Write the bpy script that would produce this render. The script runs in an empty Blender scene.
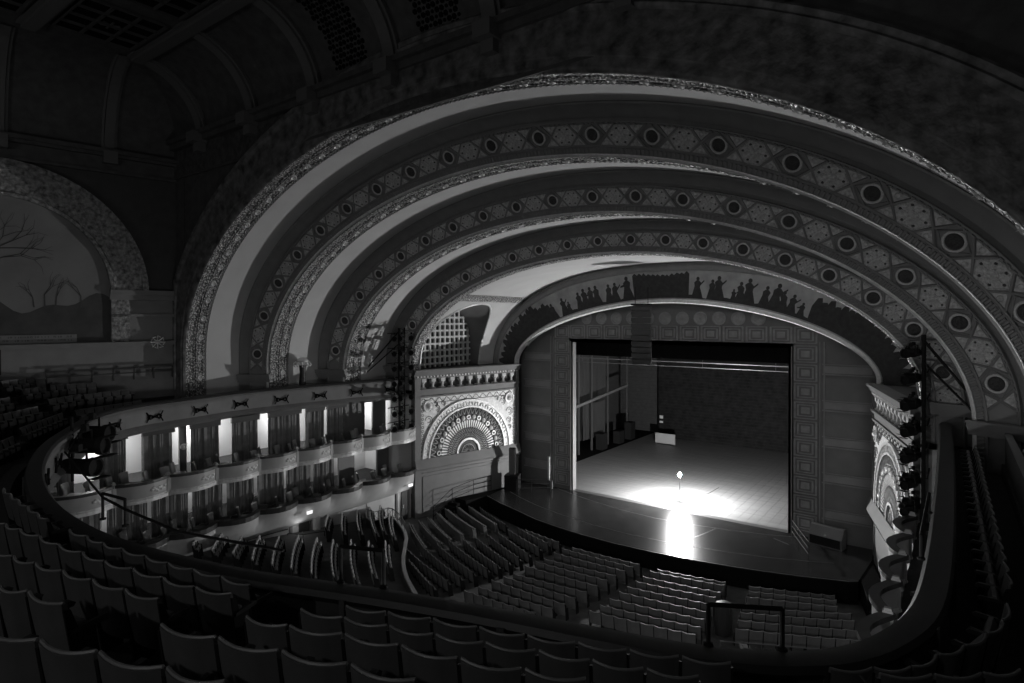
import bpy, bmesh, math, random
from mathutils import Vector, Matrix
random.seed(7)
pi = math.pi
CAM=dict(f=604.59,hy=323.15,loc=(15.13, -37.43, 12.41),fw=(-0.597749, 0.801618, -0.010265),r=(0.80167, 0.597763, -0.00194),u=(-0.004581, 0.009389, 0.999945))
ARCH={'G0': (-22.292, 17.468, 9.692, 10.429, 1.929), 'F1': (-19.12, 17.9, 9.7, 10.55, 1.91), 'G1': (-18.063, 16.555, 8.99, 9.557, 1.942), 'F2': (-14.43, 17.13, 9.17, 9.6, 1.97), 'G2': (-13.673, 15.387, 8.1, 8.944, 1.981), 'F3': (-9.95, 15.95, 8.3, 8.96, 2.09), 'G3': (-9.532, 13.869, 6.347, 9.298, 1.955), 'F4': (-1.182, 13.732, 7.53, 8.273, 2.357), 'G4': (-0.979, 11.554, 4.16, 9.105, 1.775)}
PARAPET=[(-14.7, -9.83, 8.45), (-15.95, -16.51, 8.45), (-16.27, -20.28, 8.45), (-15.73, -22.9, 8.45), (-15.46, -25.29, 8.45), (-13.96, -27.43, 8.4), (-10.74, -29.33, 8.4), (-7.92, -30.89, 8.4), (-4.39, -32.16, 8.4), (-0.99, -32.9, 8.4), (1.93, -33.07, 8.4), (3.9, -32.83, 8.4), (6.15, -32.3, 8.4), (7.49, -31.79, 8.4), (8.59, -31.39, 8.4), (10.07, -30.93, 8.4), (11.42, -30.59, 8.4), (12.6, -30.24, 8.4), (13.41, -29.83, 8.4), (14.06, -29.21, 8.4), (14.49, -28.16, 8.4), (14.66, -27.17, 8.4), (14.71, -25.39, 8.4), (14.71, -22.96, 8.4), (14.67, -18.17, 8.4)]
BALCONY={'A': [[(-16.53, -24.82, 8.45), (-16.36, -25.3, 8.45), (-16.2, -25.77, 8.45), (-16.04, -26.22, 8.45), (-15.88, -26.66, 8.45), (-15.73, -27.08, 8.45), (-15.59, -27.5, 8.45), (-15.45, -27.89, 8.45)], [(-14.68, -28.57, 8.5), (-14.26, -28.88, 8.5), (-13.86, -29.17, 8.5), (-13.47, -29.46, 8.5), (-13.1, -29.73, 8.5), (-12.74, -29.99, 8.5), (-12.39, -30.25, 8.5), (-12.05, -30.49, 8.5), (-11.73, -30.73, 8.5)], [(-10.09, -31.31, 8.5), (-9.72, -31.55, 8.5), (-9.37, -31.79, 8.5), (-9.03, -32.01, 8.5), (-8.71, -32.23, 8.5)], [(-0.75, -33.75, 8.9), (-0.09, -33.79, 8.9), (0.53, -33.82, 8.9), (1.14, -33.84, 8.9), (1.78, -33.86, 8.9), (2.32, -33.86, 8.9)], [(3.24, -33.83, 8.9), (3.83, -33.77, 8.9), (4.39, -33.73, 8.9), (4.89, -33.65, 8.9), (5.47, -33.56, 8.9), (6.01, -33.48, 8.9), (6.52, -33.37, 8.9), (7.07, -33.26, 8.9), (7.65, -33.17, 8.9)], [(9.11, -32.79, 8.9), (9.64, -32.59, 8.9), (10.18, -32.38, 8.9), (10.74, -32.21, 8.9), (11.28, -32.03, 8.9), (11.81, -31.83, 8.9), (12.32, -31.63, 8.9), (12.81, -31.42, 8.9), (13.28, -31.22, 8.9)], [(13.96, -29.98, 8.5), (14.36, -29.68, 8.5), (14.7, -29.4, 8.5), (14.93, -28.92, 8.5), (15.18, -28.5, 8.5), (15.4, -28.0, 8.5), (15.58, -27.46, 8.5), (15.65, -26.82, 8.5)]], 'B': [[(-17.46, -24.98, 8.93), (-17.38, -25.42, 8.93), (-17.29, -25.84, 8.93), (-17.21, -26.25, 8.93), (-17.13, -26.65, 8.93), (-17.05, -27.04, 8.93)], [(-17.16, -27.12, 8.93), (-16.94, -27.51, 8.93), (-16.73, -27.88, 8.93), (-16.53, -28.24, 8.93), (-16.33, -28.6, 8.93)], [(-14.4, -29.47, 8.9), (-14.03, -29.85, 8.9), (-13.68, -30.22, 8.9), (-13.34, -30.57, 8.9), (-13.02, -30.91, 8.9), (-12.71, -31.24, 8.9)], [(2.79, -34.78, 9.28), (3.47, -34.71, 9.28), (3.92, -34.65, 9.28), (4.5, -34.57, 9.28), (5.1, -34.52, 9.28), (5.7, -34.43, 9.28), (6.28, -34.37, 9.28), (6.82, -34.25, 9.28), (7.41, -34.15, 9.28), (7.98, -34.04, 9.28), (8.5, -33.87, 9.28)], [(9.37, -33.59, 9.25), (9.91, -33.43, 9.25), (10.42, -33.26, 9.25), (10.92, -33.1, 9.25), (11.42, -32.92, 9.25), (11.91, -32.73, 9.25), (12.4, -32.57, 9.25), (12.86, -32.4, 9.25), (13.3, -32.22, 9.25)], [(14.47, -30.36, 8.8), (14.92, -30.05, 8.8), (15.32, -29.72, 8.8), (15.64, -29.4, 8.8)]], 'C': [[(-18.26, -26.11, 9.32), (-18.31, -26.51, 9.32), (-18.36, -26.9, 9.32), (-18.41, -27.28, 9.32)], [(-18.5, -27.35, 9.32), (-18.33, -27.73, 9.32), (-18.16, -28.1, 9.32), (-17.99, -28.47, 9.32), (-17.83, -28.82, 9.32), (-17.67, -29.16, 9.32)], [(-15.88, -29.99, 9.2), (-15.62, -30.35, 9.2), (-15.36, -30.7, 9.2)], [(5.6, -35.36, 9.6), (6.15, -35.27, 9.6), (6.6, -35.18, 9.6), (7.11, -35.07, 9.6), (7.64, -34.96, 9.6), (8.18, -34.85, 9.6), (8.7, -34.73, 9.6)], [(9.76, -34.43, 9.62), (10.24, -34.29, 9.62), (10.76, -34.08, 9.62), (11.3, -33.91, 9.62), (11.84, -33.76, 9.62), (12.35, -33.57, 9.62), (12.83, -33.38, 9.62)]], 'D': [[(-17.99, -28.19, 9.7), (-18.37, -28.46, 9.7)], [(-19.01, -28.36, 9.7), (-18.75, -28.73, 9.7), (-18.49, -29.09, 9.7), (-18.25, -29.44, 9.7), (-18.01, -29.78, 9.7)], [(7.66, -35.98, 9.98), (8.08, -35.85, 9.98), (8.47, -35.73, 9.98), (9.02, -35.62, 9.98)], [(10.07, -35.31, 10.0), (10.63, -35.14, 10.0), (11.18, -34.96, 10.0), (11.72, -34.77, 10.0), (12.24, -34.62, 10.0)]], 'E': [[(9.61, -36.3, 10.25), (10.17, -36.11, 10.25), (10.65, -35.93, 10.25), (11.19, -35.75, 10.25), (11.64, -35.6, 10.25)]]}
ORCH={'C3': [((3.03, -9.18, -0.1), (6.21, -8.57, -0.14), 6), ((2.83, -9.65, -0.07), (6.29, -8.99, -0.11), 7), ((2.88, -10.59, -0.0), (6.43, -9.97, -0.05), 7), ((2.89, -11.38, 0.05), (6.43, -10.71, 0.01), 7), ((2.89, -12.27, 0.12), (6.6, -11.55, 0.06), 7), ((2.88, -13.06, 0.17), (6.74, -12.45, 0.13), 7), ((2.89, -14.03, 0.24), (6.82, -13.27, 0.18), 7), ((2.9, -14.9, 0.3), (6.95, -14.08, 0.24), 8), ((2.82, -15.68, 0.35), (7.02, -14.84, 0.29), 8)], 'C2': [((-1.88, -9.21, -0.1), (2.08, -9.15, -0.1), 7), ((-2.22, -9.74, -0.06), (1.98, -9.72, -0.06), 8), ((-2.15, -10.63, 0.0), (1.93, -10.49, -0.01), 8), ((-2.0, -11.79, 0.08), (1.88, -11.37, 0.05), 7), ((-2.11, -12.42, 0.13), (1.85, -12.2, 0.11), 7), ((-2.13, -13.29, 0.19), (1.84, -13.11, 0.17), 7), ((-1.92, -14.53, 0.27), (1.83, -14.08, 0.24), 7), ((-2.04, -15.12, 0.31), (1.79, -15.01, 0.31), 7), ((-2.2, -15.84, 0.37), (1.79, -15.86, 0.37), 7), ((-2.12, -16.87, 0.44), (1.63, -16.57, 0.42), 7), ((-2.32, -17.6, 0.49), (1.31, -17.37, 0.47), 7)], 'LC': [((-5.61, -8.36, -0.16), (-2.9, -8.93, -0.12), 5), ((-6.18, -8.35, -0.16), (-3.28, -9.51, -0.08), 6), ((-6.42, -9.01, -0.11), (-3.21, -10.48, -0.01), 7), ((-6.45, -9.89, -0.05), (-3.06, -11.69, 0.07), 7), ((-6.7, -10.59, -0.0), (-3.09, -12.5, 0.13), 8), ((-6.87, -11.45, 0.06), (-3.11, -13.36, 0.19), 8), ((-7.13, -12.2, 0.11), (-3.2, -14.12, 0.24), 8), ((-7.5, -12.92, 0.16), (-3.26, -14.85, 0.3), 9), ((-7.56, -13.81, 0.22), (-3.45, -15.68, 0.35), 8), ((-7.71, -14.69, 0.28), (-3.55, -16.51, 0.41), 8), ((-8.13, -15.49, 0.34), (-3.6, -17.29, 0.47), 9), ((-6.91, -16.52, 0.41), (-3.69, -18.16, 0.53), 7)], 'FL': [((-10.76, -6.37, -0.3), (-7.17, -8.28, -0.16), 8), ((-11.45, -6.74, -0.27), (-7.7, -8.68, -0.14), 8), ((-12.03, -7.33, -0.23), (-7.91, -9.48, -0.08), 9), ((-12.18, -8.28, -0.16), (-8.05, -10.33, -0.02), 9), ((-11.89, -9.38, -0.09), (-7.76, -11.72, 0.08), 9), ((-11.49, -10.6, -0.0), (-7.72, -12.77, 0.15), 8), ((-11.41, -11.45, 0.06), (-7.81, -13.58, 0.21), 8), ((-11.41, -12.23, 0.11), (-7.76, -14.7, 0.28), 8)], 'RB': [((7.17, -8.28, -0.16), (10.54, -6.67, -0.28), 7), ((7.31, -8.9, -0.12), (10.69, -7.24, -0.24), 7), ((7.43, -9.63, -0.07), (10.84, -8.0, -0.18), 7), ((7.59, -10.87, 0.02), (11.42, -8.41, -0.16), 8), ((7.71, -11.54, 0.06), (11.63, -9.12, -0.11), 9), ((7.87, -12.38, 0.12), (11.91, -10.06, -0.04), 9), ((8.01, -13.28, 0.19), (12.18, -10.92, 0.02), 9)], 'PU': [((-11.89, -13.34, 0.91), (-8.19, -16.42, 1.28), 9), ((-13.69, -12.46, 0.81), (-9.2, -16.15, 1.25), 11), ((-14.05, -12.96, 0.87), (-9.14, -16.71, 1.32), 11), ((-14.25, -13.72, 0.96), (-9.95, -17.11, 1.36), 10), ((-14.39, -14.68, 1.07), (-10.48, -17.78, 1.44), 9), ((-14.01, -15.99, 1.23), (-11.64, -17.99, 1.47), 6)], 'PL': [((-7.74, -17.31, 1.39), (-5.11, -19.51, 1.65), 6), ((-8.25, -17.93, 1.46), (-4.49, -20.86, 1.81), 9), ((-8.91, -18.48, 1.53), (-4.43, -21.82, 1.93), 10), ((-9.44, -19.13, 1.61), (-5.2, -22.26, 1.98), 10), ((-10.22, -19.49, 1.65), (-6.09, -22.69, 2.03), 10), ((-11.12, -19.92, 1.7), (-7.12, -22.94, 2.06), 9), ((-11.49, -20.74, 1.8), (-8.0, -23.27, 2.1), 8), ((-12.16, -21.35, 1.87), (-9.09, -23.53, 2.13), 7), ((-12.53, -22.04, 1.95), (-10.39, -23.68, 2.15), 5), ((-13.7, -22.37, 1.99), (-11.36, -24.11, 2.2), 5), ((-14.09, -23.26, 2.1), (-12.54, -24.38, 2.24), 4)]}
PRAIL=[(-12.16, -14.61, 1.51), (-12.25, -13.63, 1.4), (-12.59, -12.63, 1.28), (-10.94, -13.35, 1.36), (-8.67, -14.95, 1.55), (-7.26, -16.42, 1.73), (-5.9, -17.83, 1.9), (-4.27, -19.23, 2.07), (-2.71, -20.26, 2.19), (-1.4, -21.05, 2.29)]
SC = bpy.context.scene
COL = SC.collection

# ---------------------------------------------------------------- camera, world, light, exposure
def make_camera():
    cd = bpy.data.cameras.new('camera'); co = bpy.data.objects.new('camera', cd); COL.objects.link(co)
    cd.sensor_width = 36.0; cd.lens = CAM['f']/1024*36.0
    cd.shift_x = 0.0; cd.shift_y = -(341.5-CAM['hy'])/1024
    cd.clip_start = 0.1; cd.clip_end = 300
    r, u, f = Vector(CAM['r']), Vector(CAM['u']), Vector(CAM['fw'])
    m = Matrix((r, u, -f)).transposed().to_4x4(); m.translation = Vector(CAM['loc'])
    co.matrix_world = m
    SC.camera = co
make_camera()
w = bpy.data.worlds.new('world'); SC.world = w; w.use_nodes = True
w.node_tree.nodes['Background'].inputs[0].default_value = (1, 1, 1, 1)
w.node_tree.nodes['Background'].inputs[1].default_value = 0.0
SC.view_settings.view_transform = 'Standard'; SC.view_settings.look = 'None'
SC.view_settings.exposure = 0.0; SC.view_settings.gamma = 1.0; SC.view_settings.use_curve_mapping = False
SC.cycles.use_denoising = True
SC.cycles.max_bounces = 8; SC.cycles.diffuse_bounces = 6; SC.cycles.glossy_bounces = 3
SC.cycles.sample_clamp_indirect = 6.0; SC.cycles.caustics_reflective = False; SC.cycles.caustics_refractive = False
GHOST = (0.0, 1.6, 1.81)
def lamp(name, loc, power, radius=0.05, typ='POINT', rot=None, size=None, size_y=None):
    ld = bpy.data.lights.new(name, typ); ld.energy = power
    if typ == 'AREA':
        ld.shape = 'RECTANGLE'; ld.size = size; ld.size_y = size_y
    else:
        ld.shadow_soft_size = radius
    o = bpy.data.objects.new(name, ld); COL.objects.link(o); o.location = loc
    if rot: o.rotation_euler = rot
    return o
BULB = 13000.0
P_FILL_EDGE = 700.0
P_FILL_REAR = 270.0
P_CORR = 150.0


# ---------------------------------------------------------------- materials (the photograph is black and white, so all are greys)
MATS = {}
def mat(name, v, rough=0.6, metal=0.0, v2=None, scale=3.0, bump=0.0, bscale=20.0, kind='noise', emit=None, spec=0.5, stretch=None):
    if name in MATS: return MATS[name]
    m = bpy.data.materials.new(name); m.use_nodes = True
    nt = m.node_tree; N = nt.nodes; L = nt.links; b = N['Principled BSDF']
    b.inputs['Base Color'].default_value = (v, v, v, 1); b.inputs['Roughness'].default_value = rough
    b.inputs['Metallic'].default_value = metal; b.inputs['Specular IOR Level'].default_value = spec
    tc = N.new('ShaderNodeTexCoord'); mp = N.new('ShaderNodeMapping'); L.new(tc.outputs['Object'], mp.inputs[0])
    if stretch: mp.inputs['Scale'].default_value = stretch
    if v2 is not None:
        if kind == 'voronoi':
            t = N.new('ShaderNodeTexVoronoi'); t.inputs['Scale'].default_value = scale; out = t.outputs['Distance']
        elif kind == 'brick':
            t = N.new('ShaderNodeTexBrick'); t.inputs['Scale'].default_value = scale; out = t.outputs['Fac']
        else:
            t = N.new('ShaderNodeTexNoise'); t.inputs['Scale'].default_value = scale; t.inputs['Detail'].default_value = 6; out = t.outputs['Fac']
        L.new(mp.outputs[0], t.inputs['Vector'])
        r = N.new('ShaderNodeValToRGB')
        r.color_ramp.elements[0].position = 0.3 if kind == 'noise' else 0.1
        r.color_ramp.elements[1].position = 0.7 if kind == 'noise' else 0.6
        r.color_ramp.elements[0].color = (v, v, v, 1); r.color_ramp.elements[1].color = (v2, v2, v2, 1)
        L.new(out, r.inputs[0]); L.new(r.outputs[0], b.inputs['Base Color'])
    if bump > 0:
        t2 = N.new('ShaderNodeTexVoronoi' if kind == 'voronoi' else 'ShaderNodeTexNoise'); t2.inputs['Scale'].default_value = bscale
        L.new(mp.outputs[0], t2.inputs['Vector'])
        bp = N.new('ShaderNodeBump'); bp.inputs['Strength'].default_value = bump; bp.inputs['Distance'].default_value = 0.06
        L.new(t2.outputs['Distance' if kind == 'voronoi' else 'Fac'], bp.inputs['Height']); L.new(bp.outputs[0], b.inputs['Normal'])
    if emit:
        b.inputs['Emission Color'].default_value = (1, 1, 1, 1); b.inputs['Emission Strength'].default_value = emit
    MATS[name] = m; return m
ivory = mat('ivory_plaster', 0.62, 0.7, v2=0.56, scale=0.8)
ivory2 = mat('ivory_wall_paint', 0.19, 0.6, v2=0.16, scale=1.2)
tanw = mat('tan_plaster', 0.3, 0.6, v2=0.25, scale=1.5)
face_m = mat('tawny_arch_face', 0.29, 0.6, v2=0.24, scale=2.0)
gilt = mat('gilded_relief', 0.98, 0.5, 0.0, v2=0.75, scale=5.0, bump=0.12, bscale=7.0, kind='voronoi')
gilt_b = mat('gilded_border_relief', 0.95, 0.35, 0.35, v2=0.12, scale=11.0, bump=0.9, bscale=11.0, kind='voronoi')  # strong cell contrast puts the gilding's glints into the colour
gilt_s = mat('gilded_moulding', 0.8, 0.4, 0.1, v2=0.6, scale=6.0, bump=0.2)
panel_m = mat('stencilled_panel', 0.75, 0.5, 0.0, v2=0.38, scale=9.0, bump=0.5, bscale=10.0)
dome_m = mat('dark_vent_dome', 0.05, 0.45, 0.2, v2=0.11, scale=9, bump=0.6, bscale=14.0)
dark = mat('dark_wall', 0.09, 0.7, v2=0.07, scale=2.0)
stencil = mat('dark_stencilled_wall', 0.13, 0.65, v2=0.08, scale=2.5, bump=0.2, bscale=6)
black = mat('black_metal', 0.02, 0.75, 0.0, spec=0.15)
blackm = mat('black_cloth', 0.012, 0.95, spec=0.05)
wood_m = mat('dark_wood', 0.042, 0.45, v2=0.028, scale=4, stretch=(1, 1, 6))
seat_back_m = mat('seat_back_plywood', 0.17, 0.42, v2=0.13, scale=2.5)
rim_m = mat('seat_rim', 0.26, 0.4)
cloth_m = mat('seat_plush', 0.28, 0.85, v2=0.22, scale=8)
carpet = mat('dark_carpet', 0.05, 0.95, v2=0.03, scale=6)
curtain_m = mat('box_curtain', 0.3, 0.8, v2=0.2, scale=3)
brightw = mat('white_corridor_paint', 0.75, 0.7)
stage_w = mat('stage_boards', 0.3, 0.5, v2=0.22, scale=1.5, stretch=(0.25, 3.0, 1))
apron_m = mat('dark_apron_floor', 0.02, 0.27, v2=0.035, scale=1.3, bump=0.03, bscale=14)
brickm = mat('dark_stage_wall', 0.085, 0.55, v2=0.06, scale=2.5, bump=0.3, bscale=12)
glow = mat('lamp_glass', 1.0, 0.3, emit=BULB)
signm = mat('lit_sign', 0.8, 0.4, emit=1.0)
steel = mat('painted_steel', 0.16, 0.4, 0.4)

# ---------------------------------------------------------------- mesh builder
def V(*a): return Vector(a)
class MB:
    def __init__(s): s.v = []; s.f = []
    def add(s, vs, fs):
        k = len(s.v); s.v += [tuple(x) for x in vs]; s.f += [tuple(i+k for i in f) for f in fs]; return s
    def box(s, c, d, rz=0.0, M=None):
        x, y, z = d[0]/2, d[1]/2, d[2]/2
        vs = [V(i*x, j*y, k*z) for i in (-1, 1) for j in (-1, 1) for k in (-1, 1)]
        if rz: R = Matrix.Rotation(rz, 3, 'Z'); vs = [R @ q for q in vs]
        vs = [q+V(*c) for q in vs]
        if M: vs = [M @ q for q in vs]
        return s.add(vs, [(0, 1, 3, 2), (4, 6, 7, 5), (0, 4, 5, 1), (2, 3, 7, 6), (0, 2, 6, 4), (1, 5, 7, 3)])
    def tube(s, pts, r, n=6, r2=None, closed=False):
        pts = [V(*q) for q in pts]; N = len(pts); rings = []
        for i, q in enumerate(pts):
            a = pts[max(i-1, 0)] if not closed else pts[i-1]
            b = pts[min(i+1, N-1)] if not closed else pts[(i+1) % N]
            t = (b-a).normalized(); up = V(0, 0, 1) if abs(t.z) < 0.9 else V(1, 0, 0)
            e = t.cross(up).normalized(); g = t.cross(e)
            rr = r if r2 is None else r+(r2-r)*i/max(1, N-1)
            rings.append([q+e*rr*math.cos(2*pi*k/n)+g*rr*math.sin(2*pi*k/n) for k in range(n)])
        vs = [x for R in rings for x in R]; fs = []
        M_ = N if closed else N-1
        for i in range(M_):
            j = (i+1) % N
            for k in range(n): fs.append((i*n+k, i*n+(k+1) % n, j*n+(k+1) % n, j*n+k))
        if not closed: fs += [tuple(range(n))[::-1], tuple((N-1)*n+k for k in range(n))]
        return s.add(vs, fs)
    def lathe(s, prof, c=(0, 0, 0), n=16, M=None, sx=1.0, sy=1.0):
        vs = []; fs = []; m = len(prof)
        for k in range(n):
            a = 2*pi*k/n
            for r, z in prof: vs.append(V(r*math.cos(a)*sx, r*math.sin(a)*sy, z)+V(*c))
        for k in range(n):
            for i in range(m-1):
                j = (k+1) % n; fs.append((k*m+i, j*m+i, j*m+i+1, k*m+i+1))
        if M: vs = [M @ q for q in vs]
        return s.add(vs, fs)
    def grid(s, rows, closed=False):
        n = len(rows[0]); vs = [q for r in rows for q in r]; fs = []
        for i in range(len(rows)-1):
            for k in range(n-1 if not closed else n):
                j = (k+1) % n; fs.append((i*n+k, i*n+j, (i+1)*n+j, (i+1)*n+k))
        return s.add(vs, fs)
    def prism(s, poly, h, M=None):
        """polygon in local xy, extruded from z=0 to z=h"""
        n = len(poly); vs = [V(x, y, 0) for x, y in poly]+[V(x, y, h) for x, y in poly]
        if M: vs = [M @ q for q in vs]
        return s.add(vs, [tuple(range(n))[::-1], tuple(range(n, 2*n))]+[(i, (i+1) % n, n+(i+1) % n, n+i) for i in range(n)])
    def strip(s, P, w, h, off=(0, 0, 0)):
        """a band swept along a path: cross-section w wide (horizontal) and h high"""
        pts = [V(*q)+V(*off) for q in P]; rows = []
        for i, q in enumerate(pts):
            a = pts[max(i-1, 0)]; b = pts[min(i+1, len(pts)-1)]; t = (b-a); t.z = 0; t.normalize(); e = V(-t.y, t.x, 0)
            rows.append([q-e*w/2, q+e*w/2, q+e*w/2+V(0, 0, h), q-e*w/2+V(0, 0, h)])
        s.grid(rows, True); return s
def build(name, mb, m, parent=None, smooth=False):
    me = bpy.data.meshes.new(name); me.from_pydata(mb.v, [], mb.f); me.validate(); me.materials.append(m)
    bm = bmesh.new(); bm.from_mesh(me); bmesh.ops.recalc_face_normals(bm, faces=bm.faces); bm.to_mesh(me); bm.free()
    if smooth:
        for q in me.polygons: q.use_smooth = True
        me.set_sharp_from_angle(angle=math.radians(40))
    o = bpy.data.objects.new(name, me); COL.objects.link(o)
    if parent: o.parent = parent
    return o
def tag(o, label=None, cat=None, group=None, kind=None):
    if label: o['label'] = label
    if cat: o['category'] = cat
    if group: o['group'] = group
    if kind: o['kind'] = kind
    return o
def thing(name, label, cat, loc=(0, 0, 0), rz=0.0, group=None):
    o = bpy.data.objects.new(name, None); COL.objects.link(o); o.location = loc; o.rotation_euler = (0, 0, rz); o.empty_display_size = 0.2
    return tag(o, label, cat, group)
def struct(name, mb, m, label=None, parent=None, smooth=False):
    o = build(name, mb, m, parent, smooth)
    if not parent: tag(o, label, None, None, 'structure')
    return o
KIDS = {}
def dup(root, loc=None, rz=None, scale=None, label=None, group=None):
    r = root.copy(); COL.objects.link(r)
    if loc is not None: r.location = loc
    if rz is not None: r.rotation_euler = (0, 0, rz)
    if scale is not None: r.scale = scale
    if label: r['label'] = label
    if group: r['group'] = group
    def rec(a, b):
        if a not in KIDS: KIDS[a] = list(a.children)
        for ch in KIDS[a]:
            c = ch.copy(); COL.objects.link(c); c.parent = b; rec(ch, c)
    if root not in KIDS: KIDS[root] = list(root.children)
    rec(root, r); return r
ORD = 'first second third fourth fifth sixth seventh eighth ninth tenth eleventh twelfth thirteenth fourteenth fifteenth sixteenth'.split()
# ---------------------------------------------------------------- the arched ceiling over the stage end
def sgp(x, e): return math.copysign(abs(x)**e, x)
def curve(n, zf=None, N=96, dy=0.0, da=0.0):
    Y, a, b, z0, e = ARCH[n]; a += da; b += da; pts = []
    if zf is not None:
        for i in range(4): pts.append(V(-a, Y+dy, zf+(z0-zf)*i/4))
    for i in range(N+1):
        t = -pi/2+pi*i/N; pts.append(V(a*sgp(math.sin(t), 2/e), Y+dy, z0+b*sgp(math.cos(t), 2/e)))
    if zf is not None:
        for i in range(4): pts.append(V(a, Y+dy, z0+(zf-z0)*(i+1)/4))
    return pts
def inward(p, z0=9.3):
    d = V(-p.x, 0, -max(0.0, p.z-z0)); return d.normalized() if d.length > 0 else V(0, 0, -1)
def loft(c0, c1, prof, mode):
    rows = []
    for s, o in prof:
        row = []
        for a, b in zip(c0, c1):
            q = a.lerp(b, s); row.append(q+(V(0, -1, 0) if mode == 'face' else inward(q))*o)
        rows.append(row)
    return MB().grid(rows)
FACE = [(0, 0), (.02, .07), (.05, .07), (.07, -.04), (.15, -.2), (.25, -.27), (.32, -.2), (.345, -.04), (.355, .07), (.385, .07), (.39, 0), (.78, 0), (.785, .09), (.81, .09), (.82, .03), (.935, .03), (.94, .1), (.955, .1), (.965, .05), (1, .05)]
def seg_of(prof, a, b): return [q for q in prof if a-1e-6 <= q[0] <= b+1e-6]
def arclen(P):
    L = [0.0]
    for a, b in zip(P, P[1:]): L.append(L[-1]+(b-a).length)
    return L
def at_len(P, L, d):
    d = min(max(d, 0.0), L[-1]-1e-6); i = 0
    lo, hi = 0, len(L)-1
    while hi-lo > 1:
        m = (lo+hi)//2
        if L[m] <= d: lo = m
        else: hi = m
    return lo, (d-L[lo])/max(1e-9, L[hi]-L[lo])
ring_mb = MB().lathe([(1.08, 0), (1.08, .12), (.98, .2), (.86, .18), (.80, .05), (.80, 0)], n=20)
dome_mb = MB().lathe([(.8, .02), (.72, .16), (.52, .30), (.3, .36), (.22, .30), (0.001, .34)], n=20)
ring_me = build('medallion', ring_mb, gilt_s, smooth=True); dome_me = build('vent_dome', dome_mb, dome_m, smooth=True)
hexp = [(1, 0), (.44, .86), (-.44, .86), (-1, 0), (-.44, -.86), (.44, -.86)]
hm = MB().prism([(x*.9, y*.9) for x, y in hexp], .06)
for i in range(6):
    (x0, y0), (x1, y1) = hexp[i], hexp[(i+1) % 6]
    hm.tube([(x0*.95, y0*.95, .05), (x1*.95, y1*.95, .05)], .07, 4)
hm.lathe([(.3, .05), (.28, .09), (.18, .07), (.001, .1)], n=12)
for i in range(6): hm.tube([(hexp[i][0]*.35, hexp[i][1]*.35, .07), (hexp[i][0]*.75, hexp[i][1]*.75, .07)], .03, 4)
hex_me = build('hexagonal_panel', hm, panel_m)
stud = MB()
for i in range(6):
    stud.lathe([(.085, .05), (.075, .1), (.001, .12)], (hexp[i][0]*.68, hexp[i][1]*.66, 0), 8)
stud_me = build('dark_boss', stud, dome_m)
for o in (ring_me, dome_me, hex_me, stud_me): COL.objects.unlink(o)
def inst(src, name, M, parent):
    o = bpy.data.objects.new(name, src.data); COL.objects.link(o); o.parent = parent; o.matrix_local = M; return o
TRIM_NAMES = {1: 'largest', 2: 'middle', 3: 'smallest'}
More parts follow.
